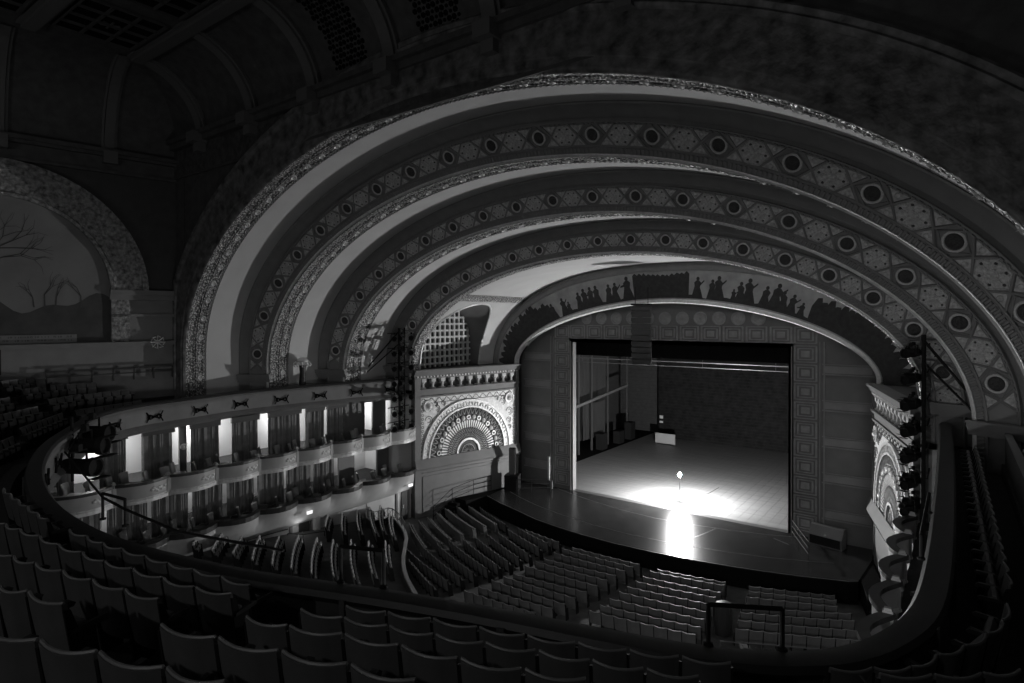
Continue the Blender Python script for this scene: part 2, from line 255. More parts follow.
def arch_face(k, pitch):
    cF, cG = curve('F%d' % k, 7.6), curve('G%d' % k, 7.6)
    root = struct('trim_%d' % (k*2), loft(cF, cG, seg_of(FACE, 0, .39)+[(.78, 0)], 'face'), face_m, smooth=True,
                  label='dark ornamented face of the %s of three arches with vent medallions' % TRIM_NAMES[k])
    c0 = ARCH['F%d' % k]; imp = 9.15
    # outer mouldings and reeded band
    struct('moulding', loft(cF, cG, [(.78, 0), (.785, .09), (.81, .09), (.82, .03)], 'face'), face_m, parent=root)
    rb = loft(cF, cG, [(.82, .03), (.935, .03)], 'face'); gl = [f.lerp(g, .83)+V(0, -.03, 0) for f, g in zip(cF, cG)]; gh = [f.lerp(g, .925)+V(0, -.03, 0) for f, g in zip(cF, cG)]
    L = arclen(gl); n = int(L[-1]/.16)
    for i in range(n):
        a, t = at_len(gl, L, (i+.5)*L[-1]/n); p0 = gl[a].lerp(gl[a+1], t); p1 = gh[a].lerp(gh[a+1], t); T = (gl[a+1]-gl[a]).normalized()
        S = p1-p0; Nn = T.cross(S).normalized(); Nn = Nn if Nn.y < 0 else -Nn
        w_ = .05; rb.add([p0-T*w_, p0+T*w_, p1+T*w_, p1-T*w_, p0-T*w_*.5+Nn*.05, p0+T*w_*.5+Nn*.05, p1+T*w_*.5+Nn*.05, p1-T*w_*.5+Nn*.05], [(0, 1, 5, 4), (1, 2, 6, 5), (2, 3, 7, 6), (3, 0, 4, 7), (4, 5, 6, 7)])
    struct('reeded_band', rb, tanw, parent=root)
    struct('bead_edge', loft(cF, cG, [(.935, .03), (.94, .1), (.955, .1), (.965, .05), (1, .05)], 'face'), gilt_s, parent=root)
    mid = [f.lerp(g, .585) for f, g in zip(cF, cG)]; L = arclen(mid); tot = L[-1]
    def frame(d, s=.585, sc=1.0, off=0.0):
        i, t = at_len(mid, L, tot/2+d); f = cF[i].lerp(cF[i+1], t); g = cG[i].lerp(cG[i+1], t); P = f.lerp(g, s); T = (mid[i+1]-mid[i]).normalized()
        S = (f-g); w_ = S.length; S.normalize(); Nn = T.cross(S).normalized()
        if Nn.y > 0: Nn = -Nn
        S = Nn.cross(T).normalized()
        M = Matrix((T, S, Nn)).transposed().to_4x4(); M.translation = P+Nn*off
        return M, w_
    half = tot/2-(imp-7.6)-.25
    nm = int(half/(pitch/2))
    lat = MB(); tri = MB(); den = MB()
    for j in range(-nm, nm+1):
        d = j*pitch/2; M, w_ = frame(d); H = w_*.195
        if j % 2 == 0:
            r = H*.70; o = inst(ring_me, 'medallion', M @ Matrix.Diagonal((r, r, r*.8, 1)), root); inst(dome_me, 'vent_dome', Matrix(), o)
        else:
            sx = pitch*.225; o = inst(hex_me, 'hexagonal_panel', M @ Matrix.Diagonal((sx, H*1.08, .6, 1)), root); inst(stud_me, 'dark_boss', Matrix(), o)
    q4 = pitch/4; jmax = nm*2+1
    for j in range(-jmax, jmax+1):
        if j % 2 == 0: continue
        d0 = j*q4; M, w_ = frame(d0); H = w_*.195
        for sx in (-1, 1):
            M1, w1 = frame(d0+sx*pitch*.15); H1 = w1*.195
            for sg in (-1, 1): lat.tube([M @ V(0, 0, .03), M1 @ V(0, H1*sg, .03)], .045, 4)
        for sg in (1, -1):
            tri.prism([(x, y*sg) for x, y in ((-pitch*.115, H*.93), (pitch*.115, H*.93), (0, H*.2))], .035, M)
            tri.lathe([(.09, .035), (.06, .07), (.001, .08)], (0, H*.7*sg, 0), 8, M)
    for j in range(-nm, nm+1):       # small diamond frame round every vent
        if j % 2: continue
        M, w_ = frame(j*pitch/2); H = w_*.195; D = [M @ V(x, y, .03) for x, y in ((H*1.2, 0), (0, H*.98), (-H*1.2, 0), (0, -H*.98))]; lat.tube(D, .03, 4, closed=True)
    struct('strap_lattice', lat, face_m, parent=root); struct('triangular_panel_band', tri, panel_m, parent=root)
    n = int(half*2/.2)
    for i in range(n):
        M, w_ = frame(-half+2*half*(i+.5)/n, .37, off=.09); den.box((0, 0, 0), (.1, w_*.02, .07), M=M)
    struct('dentil_course', den, tanw, parent=root)
    for s in (-1, 1):   # impost blocks where the arch meets its pier
        f, g = cF[4] if s < 0 else cF[-5], cG[4] if s < 0 else cG[-5]
        m = MB(); A = V(f.x, f.y, 0); B = V(g.x, g.y, 0); mid_ = (A+B)/2; d = (B-A); rz = math.atan2(d.y, d.x); Nn = V(math.sin(rz), -math.cos(rz), 0); Nn = Nn if Nn.y < 0 else -Nn
        for z, h, w_ in ((8.72, .12, .08), (8.84, .1, .14), (8.94, .16, .22), (9.1, .07, .28)):
            m.box(tuple(mid_+Nn*w_*.5+V(0, 0, z+h/2)), (d.length+.12, w_+.1, h), rz)
        struct('impost', m, face_m, parent=root)
    return root
def soffit(k):
    cG, cF = curve('G%d' % (k-1), 7.6), curve('F%d' % k, 7.6)
    root = struct('trim_%d' % (k*2-1), loft(cG, cF, [(.36, .0), (1, 0)], 'in'), ivory, smooth=True, label='plain pale soffit behind the %s arch' % ('outermost', 'second', 'third')[k-1])
    struct('gilded_border', loft(cG, cF, [(0, 0), (.012, -.02), (.03, -.01), (.05, -.05), (.12, -.05), (.14, 0), (.155, 0), (.165, -.07)], 'in'), gilt_b, parent=root)
    struct('gilded_border', loft(cG, cF, [(.165, -.07), (.175, 0), (.19, 0), (.2, -.05), (.285, -.05), (.3, 0), (.315, 0), (.325, -.05)], 'in'), gilt_b, parent=root)
    de = loft(cG, cF, [(.325, -.05), (.36, -.05), (.36, 0)], 'in'); P = [a.lerp(b, .345) for a, b in zip(cG, cF)]; L = arclen(P); n = int(L[-1]/.22)
    for i in range(n):
        a, t = at_len(P, L, (i+.5)*L[-1]/n); q = P[a].lerp(P[a+1], t); de.box(tuple(q-inward(q)*.01), (.07, .1, .07))
    struct('dentil_course', de, tanw, parent=root)
    P = [a.lerp(b, .243) for a, b in zip(cG, cF)]; L = arclen(P); n = int(L[-1]/1.05)
    rm = MB().lathe([(.15, 0), (.17, .05), (.12, .1), (.08, .06), (.03, .05), (.001, .16)], n=10); ro = build('rosette', rm, gilt_s, smooth=True); COL.objects.unlink(ro)
    for i in range(n):
        a, t = at_len(P, L, (i+.5)*L[-1]/n); q = P[a].lerp(P[a+1], t); T = (P[a+1]-P[a]).normalized(); Nn = inward(q); B = Nn.cross(T).normalized()
        if q.z < 9.2: continue
        M = Matrix((T, B, Nn)).transposed().to_4x4(); M.translation = q-Nn*.05
        inst(ro, 'rosette', M, root)
for k, pt in ((1, 2.30), (2, 2.07), (3, 1.84)):
    soffit(k); arch_face(k, pt)

# inner vault with an arched, latticed opening on each side
def inner_vault():
    cG, cF = curve('G3', 8.9, 160), curve('F4', 8.9, 160)
    ns = 60; rows = [[a.lerp(b, i/ns) for a, b in zip(cG, cF)] for i in range(ns+1)]
    def inside(q):
        if q.z > 13.45: return False
        y = abs(q.y+5.9)/3.0; z = max(0.0, q.z-10.2)/3.1
        return y**2.3+z**2.3 < 1
    n = len(rows[0]); vs = [q for r in rows for q in r]; fs = []
    for i in range(ns):
        for k in range(n-1):
            f = (i*n+k, i*n+k+1, (i+1)*n+k+1, (i+1)*n+k); c = sum((vs[j] for j in f), V(0, 0, 0))/4
            if not inside(c): fs.append(f)
    root = struct('trim_7', MB().add(vs, fs), ivory, smooth=True, label='bright smooth vault between the smallest arch and the mural arch')
    struct('gilded_border', loft(cG, cF, [(0, 0), (.01, .07), (.02, .07), (.03, .04), (.07, .04), (.08, .07), (.09, .07), (.095, 0)], 'in'), gilt_b, parent=root)
    Y3, a3, b3, z3, e3 = ARCH['G3']; Y4, a4, b4, z4, e4 = ARCH['F4']
    def wall_x(y, z):
        s = (y-Y3)/(Y4-Y3); f = []
        for a, b, z0, e in ((a3, b3, z3, e3), (a4, b4, z4, e4)):
            h = max(0, z-z0)/b; f.append(a*max(0.0, 1-h**e)**(1/e))
        return f[0]*(1-s)+f[1]*s
    for s in (-1, 1):
        pts = []
        for i in range(33):
            t = -pi/2+pi*i/32; pts.append((-5.9+3.0*sgp(math.sin(t), 2/2.3), 10.2+3.1*sgp(math.cos(t), 2/2.3)))
        pts = [(-8.9, 8.9)]+pts+[(-2.9, 8.9)]
        edge = [V(s*(wall_x(y, z)-.02), y, z) for y, z in pts]; back = [V(s*14.75, y, z) for y, z in pts]
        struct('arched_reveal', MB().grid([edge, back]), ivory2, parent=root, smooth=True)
        struct('reveal_edge', MB().tube(edge, .075, 6), gilt_s, parent=root, smooth=True)
        lat = MB()
        for i in range(12):
            y = -8.9+.5*i+.25; h = 10.2+3.1*max(0, 1-(abs(y+5.9)/3.0)**2.3)**(1/2.3); lat.box((s*14.6, y, (8.9+h)/2), (.14, .15, h-8.9))
        z = 9.15
        while z < 13.2:
            hw = 3.0 if z < 10.2 else 3.0*max(0, 1-((z-10.2)/3.1)**2.3)**(1/2.3); lat.box((s*14.6, -5.9, z), (.17, hw*2, .13)); z += .46
        struct('window_lattice', lat, gilt_s, parent=root)
        struct('lattice_backing', MB().box((s*14.95, -5.9, 11.2), (.1, 6.6, 4.8)), dark, parent=root)
        rows2 = []
        for z, o in ((13.42, 0), (13.44, .08), (13.5, .08), (13.54, .04), (13.66, .04), (13.7, .1), (13.78, .1), (13.8, 0)):
            rows2.append([V(s*(wall_x(y, z)-o), y, z) for y in [Y3+.5+(Y4-Y3-.5)*i/20 for i in range(21)]])
        struct('gilded_band', MB().grid(rows2), gilt_b, parent=root)
inner_vault()

# the painted arch over the stage opening
def mural_arch():
    cF, cG = curve('F4', 8.85), curve('G4', 8.85)
    root = struct('trim_8', loft(cF, cG, [(0, 0), (.02, .08), (.06, .08), (.07, .02), (.17, .02), (.18, .06), (.2, .06), (.21, 0)], 'face'), face_m, smooth=True, label='painted arch of dark robed figures framing the stage opening')
    mur = mat('painted_mural_ground', .42, .7, v2=.28, scale=1.6); ink = mat('mural_dark_paint', .03, .8, v2=.05, scale=5)
    sky = struct('mural', loft(cF, cG, [(.21, 0), (.9, 0)], 'face'), mur, parent=root, smooth=True)
    struct('arch_rim', loft(cF, cG, [(.9, 0), (.905, .1), (.94, .16), (.98, .18), (1.0, .1), (1.0, -.25)], 'face'), gilt_s, parent=root, smooth=True)
    mid = [f.lerp(g, .85) for f, g in zip(cF, cG)]; L = arclen(mid); tot = L[-1]
    def frame(d):
        i, t = at_len(mid, L, tot/2+d); f = cF[i].lerp(cF[i+1], t); g = cG[i].lerp(cG[i+1], t); P = f.lerp(g, .86); T = (mid[i+1]-mid[i]).normalized()
        S = (f-g); w_ = S.length; S.normalize(); Nn = T.cross(S).normalized(); Nn = Nn if Nn.y < 0 else -Nn; S = Nn.cross(T).normalized()
        T = S.cross(Nn); M = Matrix((T, S, Nn)).transposed().to_4x4(); M.translation = P; return M, w_
    def figure(d, h, kind):
        M, w_ = frame(d); m = MB(); h = min(h, w_*.64)
        lean = random.uniform(-.06, .06); sw = h*.17
        body = [(-sw*1.5, 0), (-sw*1.1, h*.3), (-sw*.75, h*.55), (-sw*.95+lean, h*.72), (-sw*.35+lean, h*.82), (sw*.35+lean, h*.82), (sw*.95+lean, h*.72), (sw*.7, h*.52), (sw*1.2, h*.28), (sw*1.7, 0)]
        m.prism(body, .012, M)
        m.prism([(lean+h*.075*math.cos(a*pi/5), h*.9+h*.09*math.sin(a*pi/5)) for a in range(10)], .013, M)
        if kind: m.prism([(lean+sw*.7*kind, h*.68), (lean+sw*1.7*kind, h*(.86 if kind > 0 else .62)), (lean+sw*1.8*kind, h*(.8 if kind > 0 else .55)), (lean+sw*.7*kind, h*.58)], .014, M)
        struct('painted_figure', m, ink, parent=sky)
    d = -tot/2+5.0
    while d < tot/2-5.0:
        if not (-2.3 < d < 1.7): figure(d, random.uniform(1.2, 1.6) if random.random() < .75 else random.uniform(.7, 1.0), random.choice((-1, 0, 0, 1)))
        d += random.choice((.38, .45, .55, .9))
    m = MB()
    for i in range(12):
        M, w_ = frame(-1.9+i*.3); m.prism([(-.16, 0), (.17, 0), (.17, w_*.52+random.uniform(-.05, .08)), (0, w_*.56+random.uniform(0, .06)), (-.16, w_*.52)], .01, M)
    struct('painted_altar', m, ink, parent=sky)
    for sgn in (-1, 1):     # dark blobs put the shade at both arch feet into the paint
        m = MB(); d = 0.2
        while d < 5.2:
            M, w_ = frame(sgn*(tot/2-d)); hh = w_*random.uniform(.5, .68)*(1 if d < 4 else .8); m.prism([(-.22, 0), (.22, 0), (.26, hh*.7), (.1, hh), (-.12, hh*.95), (-.26, hh*.6)], .01, M); d += .3
        struct('painted_trees_and_shade', m, ink, parent=sky)
    gm = MB(); P = [frame(-tot/2+.1+i*(tot-.2)/90) for i in range(91)]
    gm.grid([[M @ V(0, -.02, .008) for M, w_ in P], [M @ V(0, .12+.1*math.sin(i*.9), .008) for i, (M, w_) in enumerate(P)]]); struct('painted_ground', gm, ink, parent=sky)
mural_arch()

# ---------------------------------------------------------------- the wall that narrows the stage opening
def reducing_wall():
    def top_z(x):
        Y, a, b, z0, e = ARCH['G4']; a += .12; b += .12
        return z0+b*max(0.0, 1-(abs(x)/a)**e)**(1/e)
    A_ = ARCH['G4'][1]+.119; xs = [-A_+(A_-7.15)*i/24 for i in range(25)]; m = MB()
    m.grid([[V(x, -.3, 0) for x in xs], [V(x, -.3, top_z(x)) for x in xs]]); m.grid([[V(-x, -.3, 0) for x in xs], [V(-x, -.3, top_z(x)) for x in xs]])
    xs = [-7.15+14.3*i/30 for i in range(31)]; m.grid([[V(x, -.3, 10.6) for x in xs], [V(x, -.3, top_z(x)) for x in xs]])
    o = struct('wall_front', m, mat('stage_wall_panel', .2, .6, v2=.17, scale=1.5), label='panelled wall that narrows the stage opening')
    m = MB()    # returns of the opening
    m.box((-7.29, -.08, 5.3), (.28, .44, 10.6)); m.box((7.29, -.08, 5.3), (.28, .44, 10.6)); m.box((0, -.08, 10.74), (14.86, .44, .28))
    struct('opening_frame', m, ivory2, parent=o)
    sq = MB()
    def square(x, z, a, b):
        y = -.33
        for k in (1.0, .68):
            for dx, dz, w_, h_ in ((0, b/2*k, a*k, .05), (0, -b/2*k, a*k, .05), (a/2*k, 0, .05, b*k), (-a/2*k, 0, .05, b*k)): sq.box((x+dx, y, z+dz), (w_+.05, .05, h_))
        sq.box((x, -.33, z), (a*.4, .06, b*.4), M=None)
    for s in (-1, 1):
        for i in range(11): square(s*8.05, .75+1.06*i, 1.12, .9)
    x = -6.75
    while x < 7: square(x, 11.35, 1.12, .9); x += 1.35
    struct('square_panel_border', sq, mat('grey_stencil_panel', .36, .6, v2=.26, scale=3), parent=o)
    ci = MB(); x = -6.0
    while x < 6.3:
        ci.lathe([(.42, 0), (.42, .06), (.34, .06), (.3, .02), (.12, .03), (.001, .08)], (0, 0, 0), 16, Matrix.Translation((x, -.3, 12.3)) @ Matrix.Rotation(pi/2, 4, 'X')); x += 1.15
    struct('roundel_row', ci, mat('grey_stencil_panel', .2), parent=o)
    pa = MB()
    for s in (-1, 1):
        for i in range(6):
            z = 1.2+2.0*i
            if z > 9.6: continue
            pa.box((s*10.15, -.34, z), (2.5, .08, .07)); pa.box((s*10.15, -.33, z+.55), (2.5, .06, .06)); pa.box((s*10.15, -.32, z+.28), (2.3, .05, .4))
        pa.box((s*9.0, -.33, 5.5), (.07, .07, 11)); pa.box((s*8.78, -.33, 5.5), (.05, .06, 11)); pa.box((s*7.33, -.33, 5.3), (.05, .06, 10.8))
    struct('stacked_panel_moulding', pa, tanw, parent=o)
reducing_wall()

# ---------------------------------------------------------------- splayed grille walls either side
def grille_wall(s):
    A = V(s*11.42, -1.07, 0); B = V(s*13.72, -9.5, 0); L_ = (B-A).length; U = (B-A)/L_; Nn = V(U.y, -U.x, 0)
    if Nn.x*s > 0: Nn = -Nn
    M = Matrix((U, V(0, 0, 1), Nn)).transposed().to_4x4(); M.translation = A
    name = 'wall_left' if s < 0 else 'wall_right'
    P = lambda m, u0, u1, z0, z1, d, d0=0.0: m.add([M @ V(u, z, n) for u in (u0, u1) for z in (z0, z1) for n in (d0, d)], [(0, 1, 3, 2), (4, 6, 7, 5), (0, 4, 5, 1), (2, 3, 7, 6), (0, 2, 6, 4), (1, 5, 7, 3)])
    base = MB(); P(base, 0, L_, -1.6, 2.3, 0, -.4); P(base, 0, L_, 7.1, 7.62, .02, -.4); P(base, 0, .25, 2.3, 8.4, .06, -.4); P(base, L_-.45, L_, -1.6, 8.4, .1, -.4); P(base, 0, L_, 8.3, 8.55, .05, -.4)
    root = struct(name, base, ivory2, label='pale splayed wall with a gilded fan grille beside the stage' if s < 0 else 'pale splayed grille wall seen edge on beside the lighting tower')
    m = MB(); P(m, -.05, L_+.05, 8.5, 8.62, .12, -.4); P(m, -.05, L_+.05, 8.62, 8.8, .22, -.4); P(m, -.05, L_+.05, 8.8, 8.92, .34, -.4); P(m, 0, L_, 7.5, 7.62, .14); P(m, 0, L_, 7.05, 7.16, .1)
    struct('cornice', m, ivory2, parent=root)
    m = MB(); i = 0
    n = 34
    for i in range(n): u = .1+(L_-.2)*(i+.5)/n; P(m, u-.05, u+.05, 8.4, 8.5, .12)
    struct('dentil_course', m, gilt_s, parent=root)
    m = MB(); P(m, 0, L_, 7.6, 8.35, -.35, -.4); struct('colonnade_backing', m, dark, parent=root)
    for i in range(11):
        u = .55+(L_-1.3)*i/10; cm = MB(); P(cm, u-.17, u+.17, 8.08, 8.35, 0, -.34); P(cm, u-.17, u+.17, 7.62, 7.7, 0, -.34)
        cm.lathe([(.12, 7.7), (.085, 7.78), (.085, 7.95), (.16, 8.08)], (0, 0, 0), 10, Matrix.Translation(M @ V(u, 0, -.15)))
        struct('colonnette', cm, ivory, parent=root, smooth=True)
    # sill ledge and lower panels
    m = MB(); m.add([M @ V(u, z, d) for u in (-.02, L_+.02) for z, d in ((2.28, 0), (2.28, .28), (2.42, .34), (3.0, .12), (3.0, -.05))], [(0, 1, 6, 5), (1, 2, 7, 6), (2, 3, 8, 7), (3, 4, 9, 8), (0, 1, 2, 3, 4), (5, 6, 7, 8, 9)])
    P(m, 0, L_, 1.95, 2.05, .08); P(m, 0, L_, 2.12, 2.28, .14)
    struct('sill_ledge', m, ivory2, parent=root)
    m = MB()
    for z in (-.55, -.25, 1.75): P(m, .6, L_-.6, z, z+.07, .05)
    P(m, .6, .67, -.5, 1.8, .05); P(m, L_-.67, L_-.6, -.5, 1.8, .05); P(m, 0, L_, -1.5, -.8, .06)
    struct('wall_panel_moulding', m, ivory2, parent=root)
    # the fan
    u0, z0 = L_*.515, 3.0; R = 3.62
    pnl = MB(); P(pnl, .25, L_-.45, 2.95, 7.1, -.02, -.1); pn = struct('gilded_spandrel_panel', pnl, gilt, parent=root)
    def C(a, r, d): return M @ V(u0+r*math.cos(a), z0+r*math.sin(a), d)
    def band(r0, r1, d0, d1, name_, mt, n=64, sc=None):
        m = MB(); A_ = [pi*i/n for i in range(n+1)]
        m.grid([[C(a, r0, d0) for a in A_], [C(a, r0, d1) for a in A_], [C(a, r1, d1) for a in A_], [C(a, r1, d0) for a in A_]]); return struct(name_, m, mt, parent=root)
    band(3.55, 3.68, 0, .12, 'arch_moulding', gilt_s); band(3.1, 3.2, 0, .12, 'arch_moulding', gilt_s); band(.02, 3.1, -.02, -.005, 'grille_backing', dark)
    gu = MB()
    for i in range(44):
        a = pi*(i+.5)/44; gu.tube([C(a+.012*(1 if i % 2 else -1), 3.24, .05), C(a-.012*(1 if i % 2 else -1), 3.5, .05)], .045, 5); 
    band(3.2, 3.55, .0, .02, 'guilloche_band', gilt_s); struct('guilloche_ornament', gu, gilt_s, parent=root)
    ch = MB()
    for i in range(26):
        a = pi*(i+.5)/26; da = pi/26*.45
        ch.tube([C(a-da, 2.66, .05), C(a, 3.05, .05), C(a+da, 2.66, .05)], .035, 4)
    struct('pointed_ornament', ch, gilt_s, parent=root)
    for i in range(17):
        a = pi*(i+.5)/17; b_ = MB(); c = C(a, 2.42, .06); 
        if i % 2: b_.lathe([(.155, 0), (.16, .05), (.1, .1), (.001, .12)], (0, 0, 0), 12, Matrix.Translation(c) @ M.to_3x3().to_4x4())
        else: b_.lathe([(.17, 0), (.17, .06), (.09, .06), (.09, 0)], (0, 0, 0), 12, Matrix.Translation(c) @ M.to_3x3().to_4x4())
        struct('grille_boss', b_, gilt_s, parent=root, smooth=True)
    sp = MB()
    for i in range(34):
        a = pi*(i+.5)/34
        sp.add([C(a-.012, 1.72, .04), C(a+.012, 1.72, .04), C(a+.026, 2.16, .06), C(a, 2.24, .06), C(a-.026, 2.16, .06)], [(0, 1, 2, 3, 4)])
    struct('radial_petals', sp, gilt_s, parent=root)
    sp = MB()
    for i in range(30):
        a = pi*(i+.5)/30
        for r0, r1, k in ((1.02, 1.35, 1), (1.35, 1.68, 1)):
            da = pi/30*.5; sp.tube([C(a-da, (r0+r1)/2, .03), C(a, r1, .03), C(a+da, (r0+r1)/2, .03)], .022, 4); sp.tube([C(a-da, (r0+r1)/2, .03), C(a, r0, .03), C(a+da, (r0+r1)/2, .03)], .022, 4)
    struct('radial_lattice', sp, gilt_s, parent=root)
    band(.84, .98, 0, .1, 'inner_arch_moulding', gilt_s, 32); band(.5, .56, 0, .05, 'inner_arch_moulding', tanw, 24)
    fan = MB()
    for i in range(9): a = pi*(i+.5)/9; fan.tube([C(a, .12, .03), C(a, .45, .03)], .035, 4)
    struct('central_fan', fan, tanw, parent=root)
    for uu, zz in ((.85, 6.45), (L_-1.1, 6.45)):
        b_ = MB().lathe([(.42, 0), (.42, .08), (.34, .08), (.3, .02), (.22, .03), (.15, .14), (.001, .2)], (0, 0, 0), 16, Matrix.Translation(M @ V(uu, zz, 0)) @ M.to_3x3().to_4x4())
        struct('portrait_roundel', b_, gilt_s, parent=root, smooth=True)
    # scrollwork of the spandrels and their border
    sw = MB(); carve = mat('scroll_recess', .16, .6)
    def ring_(u, z, r, a0=0, a1=2*pi, t=.03, k=10): sw.tube([M @ V(u+r*math.cos(a0+(a1-a0)*i/k), z+r*math.sin(a0+(a1-a0)*i/k), 0) for i in range(k+1)], t, 4)
    n = 26
    for i in range(n):
        u = .5+(L_-1.2)*i/(n-1); ring_(u, 6.86, .12, 0 if i % 2 else pi, pi if i % 2 else 2*pi, .022, 5)
    sw.tube([M @ V(.4, 6.68, 0), M @ V(L_-.6, 6.68, 0)], .02, 4)
    for uu in (.42, L_-.62):
        for i in range(13): ring_(uu, 3.2+.27*i, .09, 0, 2*pi, .02, 6)
    rr_ = random.Random(4)
    for uc, sgn in ((.85, 1), (L_-1.1, -1)):
        for q in ((.0, -.85, .28), (.62, -.1, .24), (.55, .2, .15), (.05, -1.5, .2), (1.15, .2, .16), (-.02, -2.0, .15)):
            ring_(uc+sgn*q[0], 6.35+q[1], q[2], 0, 4.6, .024, 9); ring_(uc+sgn*q[0], 6.35+q[1], q[2]*.5, 1, 5.5, .02, 6)
    struct('spandrel_scrollwork', sw, carve, parent=pn)
    # deep top of the parapet behind the cornice
    top = MB().add([M @ V(0, 8.86, 0), M @ V(L_, 8.86, 0), V(s*16.0, -9.5, 8.86), V(s*14.8, -1.07, 8.86)], [(0, 1, 2, 3)]); struct('parapet_top', top, dark, parent=root)
    return M, L_
ML, LL = grille_wall(-1); MR, LR = grille_wall(1)
# ---------------------------------------------------------------- stage
def stage():
    front = [(-11.26, -4.98), (-9.6, -5.7), (-7.51, -6.4), (-5.8, -7.0), (-4.06, -7.35), (-2.2, -7.6), (0, -7.72), (2.2, -7.6), (4.06, -7.38), (5.8, -7.05), (7.3, -6.7), (9.0, -6.2), (10.9, -5.5), (11.26, -5.2)]
    m = MB(); top = [V(x, y, 0) for x, y in front]+[V(11.6, -.3, 0), V(-11.6, -.3, 0)]
    m.add(top, [tuple(range(len(top)))])
    fl = struct('floor', MB().add([V(-11.3, -.3, -.004), V(14.5, -.3, -.004), V(14.5, 24, -.004), V(-11.3, 24, -.004)], [(0, 1, 2, 3)]), stage_w, label='pale boarded stage floor around the ghost light')
    lines = MB()
    for i in range(44): lines.box((-11+i*.58, 12, -.002), (.012, 24, .004))
    struct('board_joint_lines', lines, mat('board_joint', .2, .5), parent=fl)
    ap = struct('trim_9', m, apron_m, label='dark glossy curved stage apron')
    e = MB(); e.grid([[V(x, y, 0) for x, y in front], [V(x, y-.03, -.03) for x, y in front], [V(x, y-.03, -.12) for x, y in front], [V(x, y+.12, -.14) for x, y in front], [V(x, y+.12, -1.5) for x, y in front]]); struct('apron_fascia', e, blackm, parent=ap)
    st = MB().strip([(x, y, .0) for x, y in front], .035, .012, (0, .05, 0))
    l1 = [(-8.4, -.45), (-8.0, -.64), (-6.2, -1.25), (-4.2, -1.8), (-2.4, -2.2), (0, -2.42), (2.4, -2.2), (4.2, -1.85), (5.95, -1.4), (7.4, -.85), (8.0, -.55)]
    l2 = [(-10.6, -3.2), (-9.28, -3.85), (-7.2, -4.7), (-5.1, -5.25), (-2.5, -5.75), (0, -5.9), (2.5, -5.75), (5.1, -5.25), (7.2, -4.7), (9.28, -3.85), (10.0, -3.5)]
    for l in (l1, l2): st.strip([(x, y, .0) for x, y in l], .03, .006)
    st.strip([(3.05, -4.4, 0), (3.6, -2.1, 0)], .04, .006); st.strip([(6.7, -1.7, 0), (7.6, -2.2, 0)], .04, .006)
    struct('floor_joint_strip', st, steel, parent=ap)
    th = MB().box((0, -.12, .004), (14.3, .5, .02)); struct('stage_threshold', th, mat('threshold_wood', .1, .4), parent=ap)
    # stage house
    w_ = MB().box((0, 24.1, 9), (32, .2, 20)); sb = struct('wall_back', w_, brickm, label='dark back wall of the stage')
    r = MB()
    for i in range(24): r.box((0, 23.98, .4*i+.2), (32, .02, .03))
    struct('wall_courses', r, mat('course_line', .05, .7), parent=sb)  # thin horizontal lines in one darker tone
    w_ = MB().box((-15.6, 12, 9), (.2, 24, 20)).box((15.1, 12, 9), (.2, 24, 20)).box((0, 12, 19), (32, 24, .2)).box((-13.4, .1, 9), (4.2, .2, 20)).box((13.4, .1, 9), (4.2, .2, 20)).box((0, .15, 15.8), (23, .2, 6.4))
    struct('wall_side', w_, dark, label='dark side walls of the stage house')
    fl2 = MB().box((-13.4, 12, -.05), (4.3, 24, .09)); struct('floor_wing', fl2, blackm, label='black floor of the stage wing')
    d = MB(); rows = []
    for z in (9.62, 11.4): rows.append([V(-8.5+17*i/90, 1.0+.02*math.sin(i*1.3), z) for i in range(91)])
    d.grid(rows); rows = [[q+V(0, .03, 0) for q in r_] for r_ in rows]; d.grid(rows)
    tag(build('stage_valance', d, blackm), 'black cloth valance across the top of the stage opening', 'curtain')
    t = thing('lighting_batten', 'thin steel batten hanging just below the black valance', 'pipe', (0, 6.0, 9.05))
    build('pipe', MB().tube([(-11, 0, 0), (13, 0, 0)], .045, 8), steel, t); build('lower_pipe', MB().tube([(-11, 0, -.35), (13, 0, -.35)], .03, 8), steel, t)
    for x in (-10, -5, 0, 5, 10): build('suspension_wire', MB().tube([(x, 0, -.35), (x, 0, 6)], .012, 5), steel, t)
    m = MB().box((2.4, 21.6, 4.6), (24.8, .12, 9.2)); bd = build('stage_backdrop', m, mat('dark_backdrop', .03, .9, v2=.015, scale=2.2, bump=.25, bscale=7, spec=.1)); tag(bd, 'dark flat backdrop across the rear of the stage', 'backdrop')
    cm = MB()
    for i in range(30): cm.box((2.4, 21.53, .3*i+.2), (24.7, .02, .02))
    build('course_lines', cm, mat('backdrop_lines', .036, .9, spec=.1), bd)
    # fly rail frame at stage right
    t = thing('fly_rail_frame', 'steel frame of ropes and posts along the far side of the stage', 'frame', (-12.5, 0, 0))
    for y in (9.6, 12.0, 15.2, 19.4): build('post', MB().box((0, y, 5.0), (.14, .14, 10)), steel, t)
    build('rail_beam', MB().add([V(x, y, z) for x in (-.1, .1) for y, z in ((6, 3.95), (19.4, 5.25), (19.4, 5.5), (6, 4.2))], [(0, 1, 2, 3), (4, 5, 6, 7), (0, 1, 5, 4), (1, 2, 6, 5), (2, 3, 7, 6), (3, 0, 4, 7)]), mat('pale_beam', .22, .5), t)
    build('top_rail', MB().box((0, 13.5, 9.6), (.12, 15, .12)), steel, t)
    rp = MB()
    for i in range(26): y = 9.2+i*.24; rp.tube([(-.3, y, 5.0+.09*(y-9)), (-.3, y+.05, 9.6)], .05, 5)
    for i in range(18): y = 11.0+i*.24; rp.tube([(-.3, y, 1.0), (-.3, y, 4.3)], .05, 5)
    build('rope_set', rp, mat('rope', .07, .8), t)
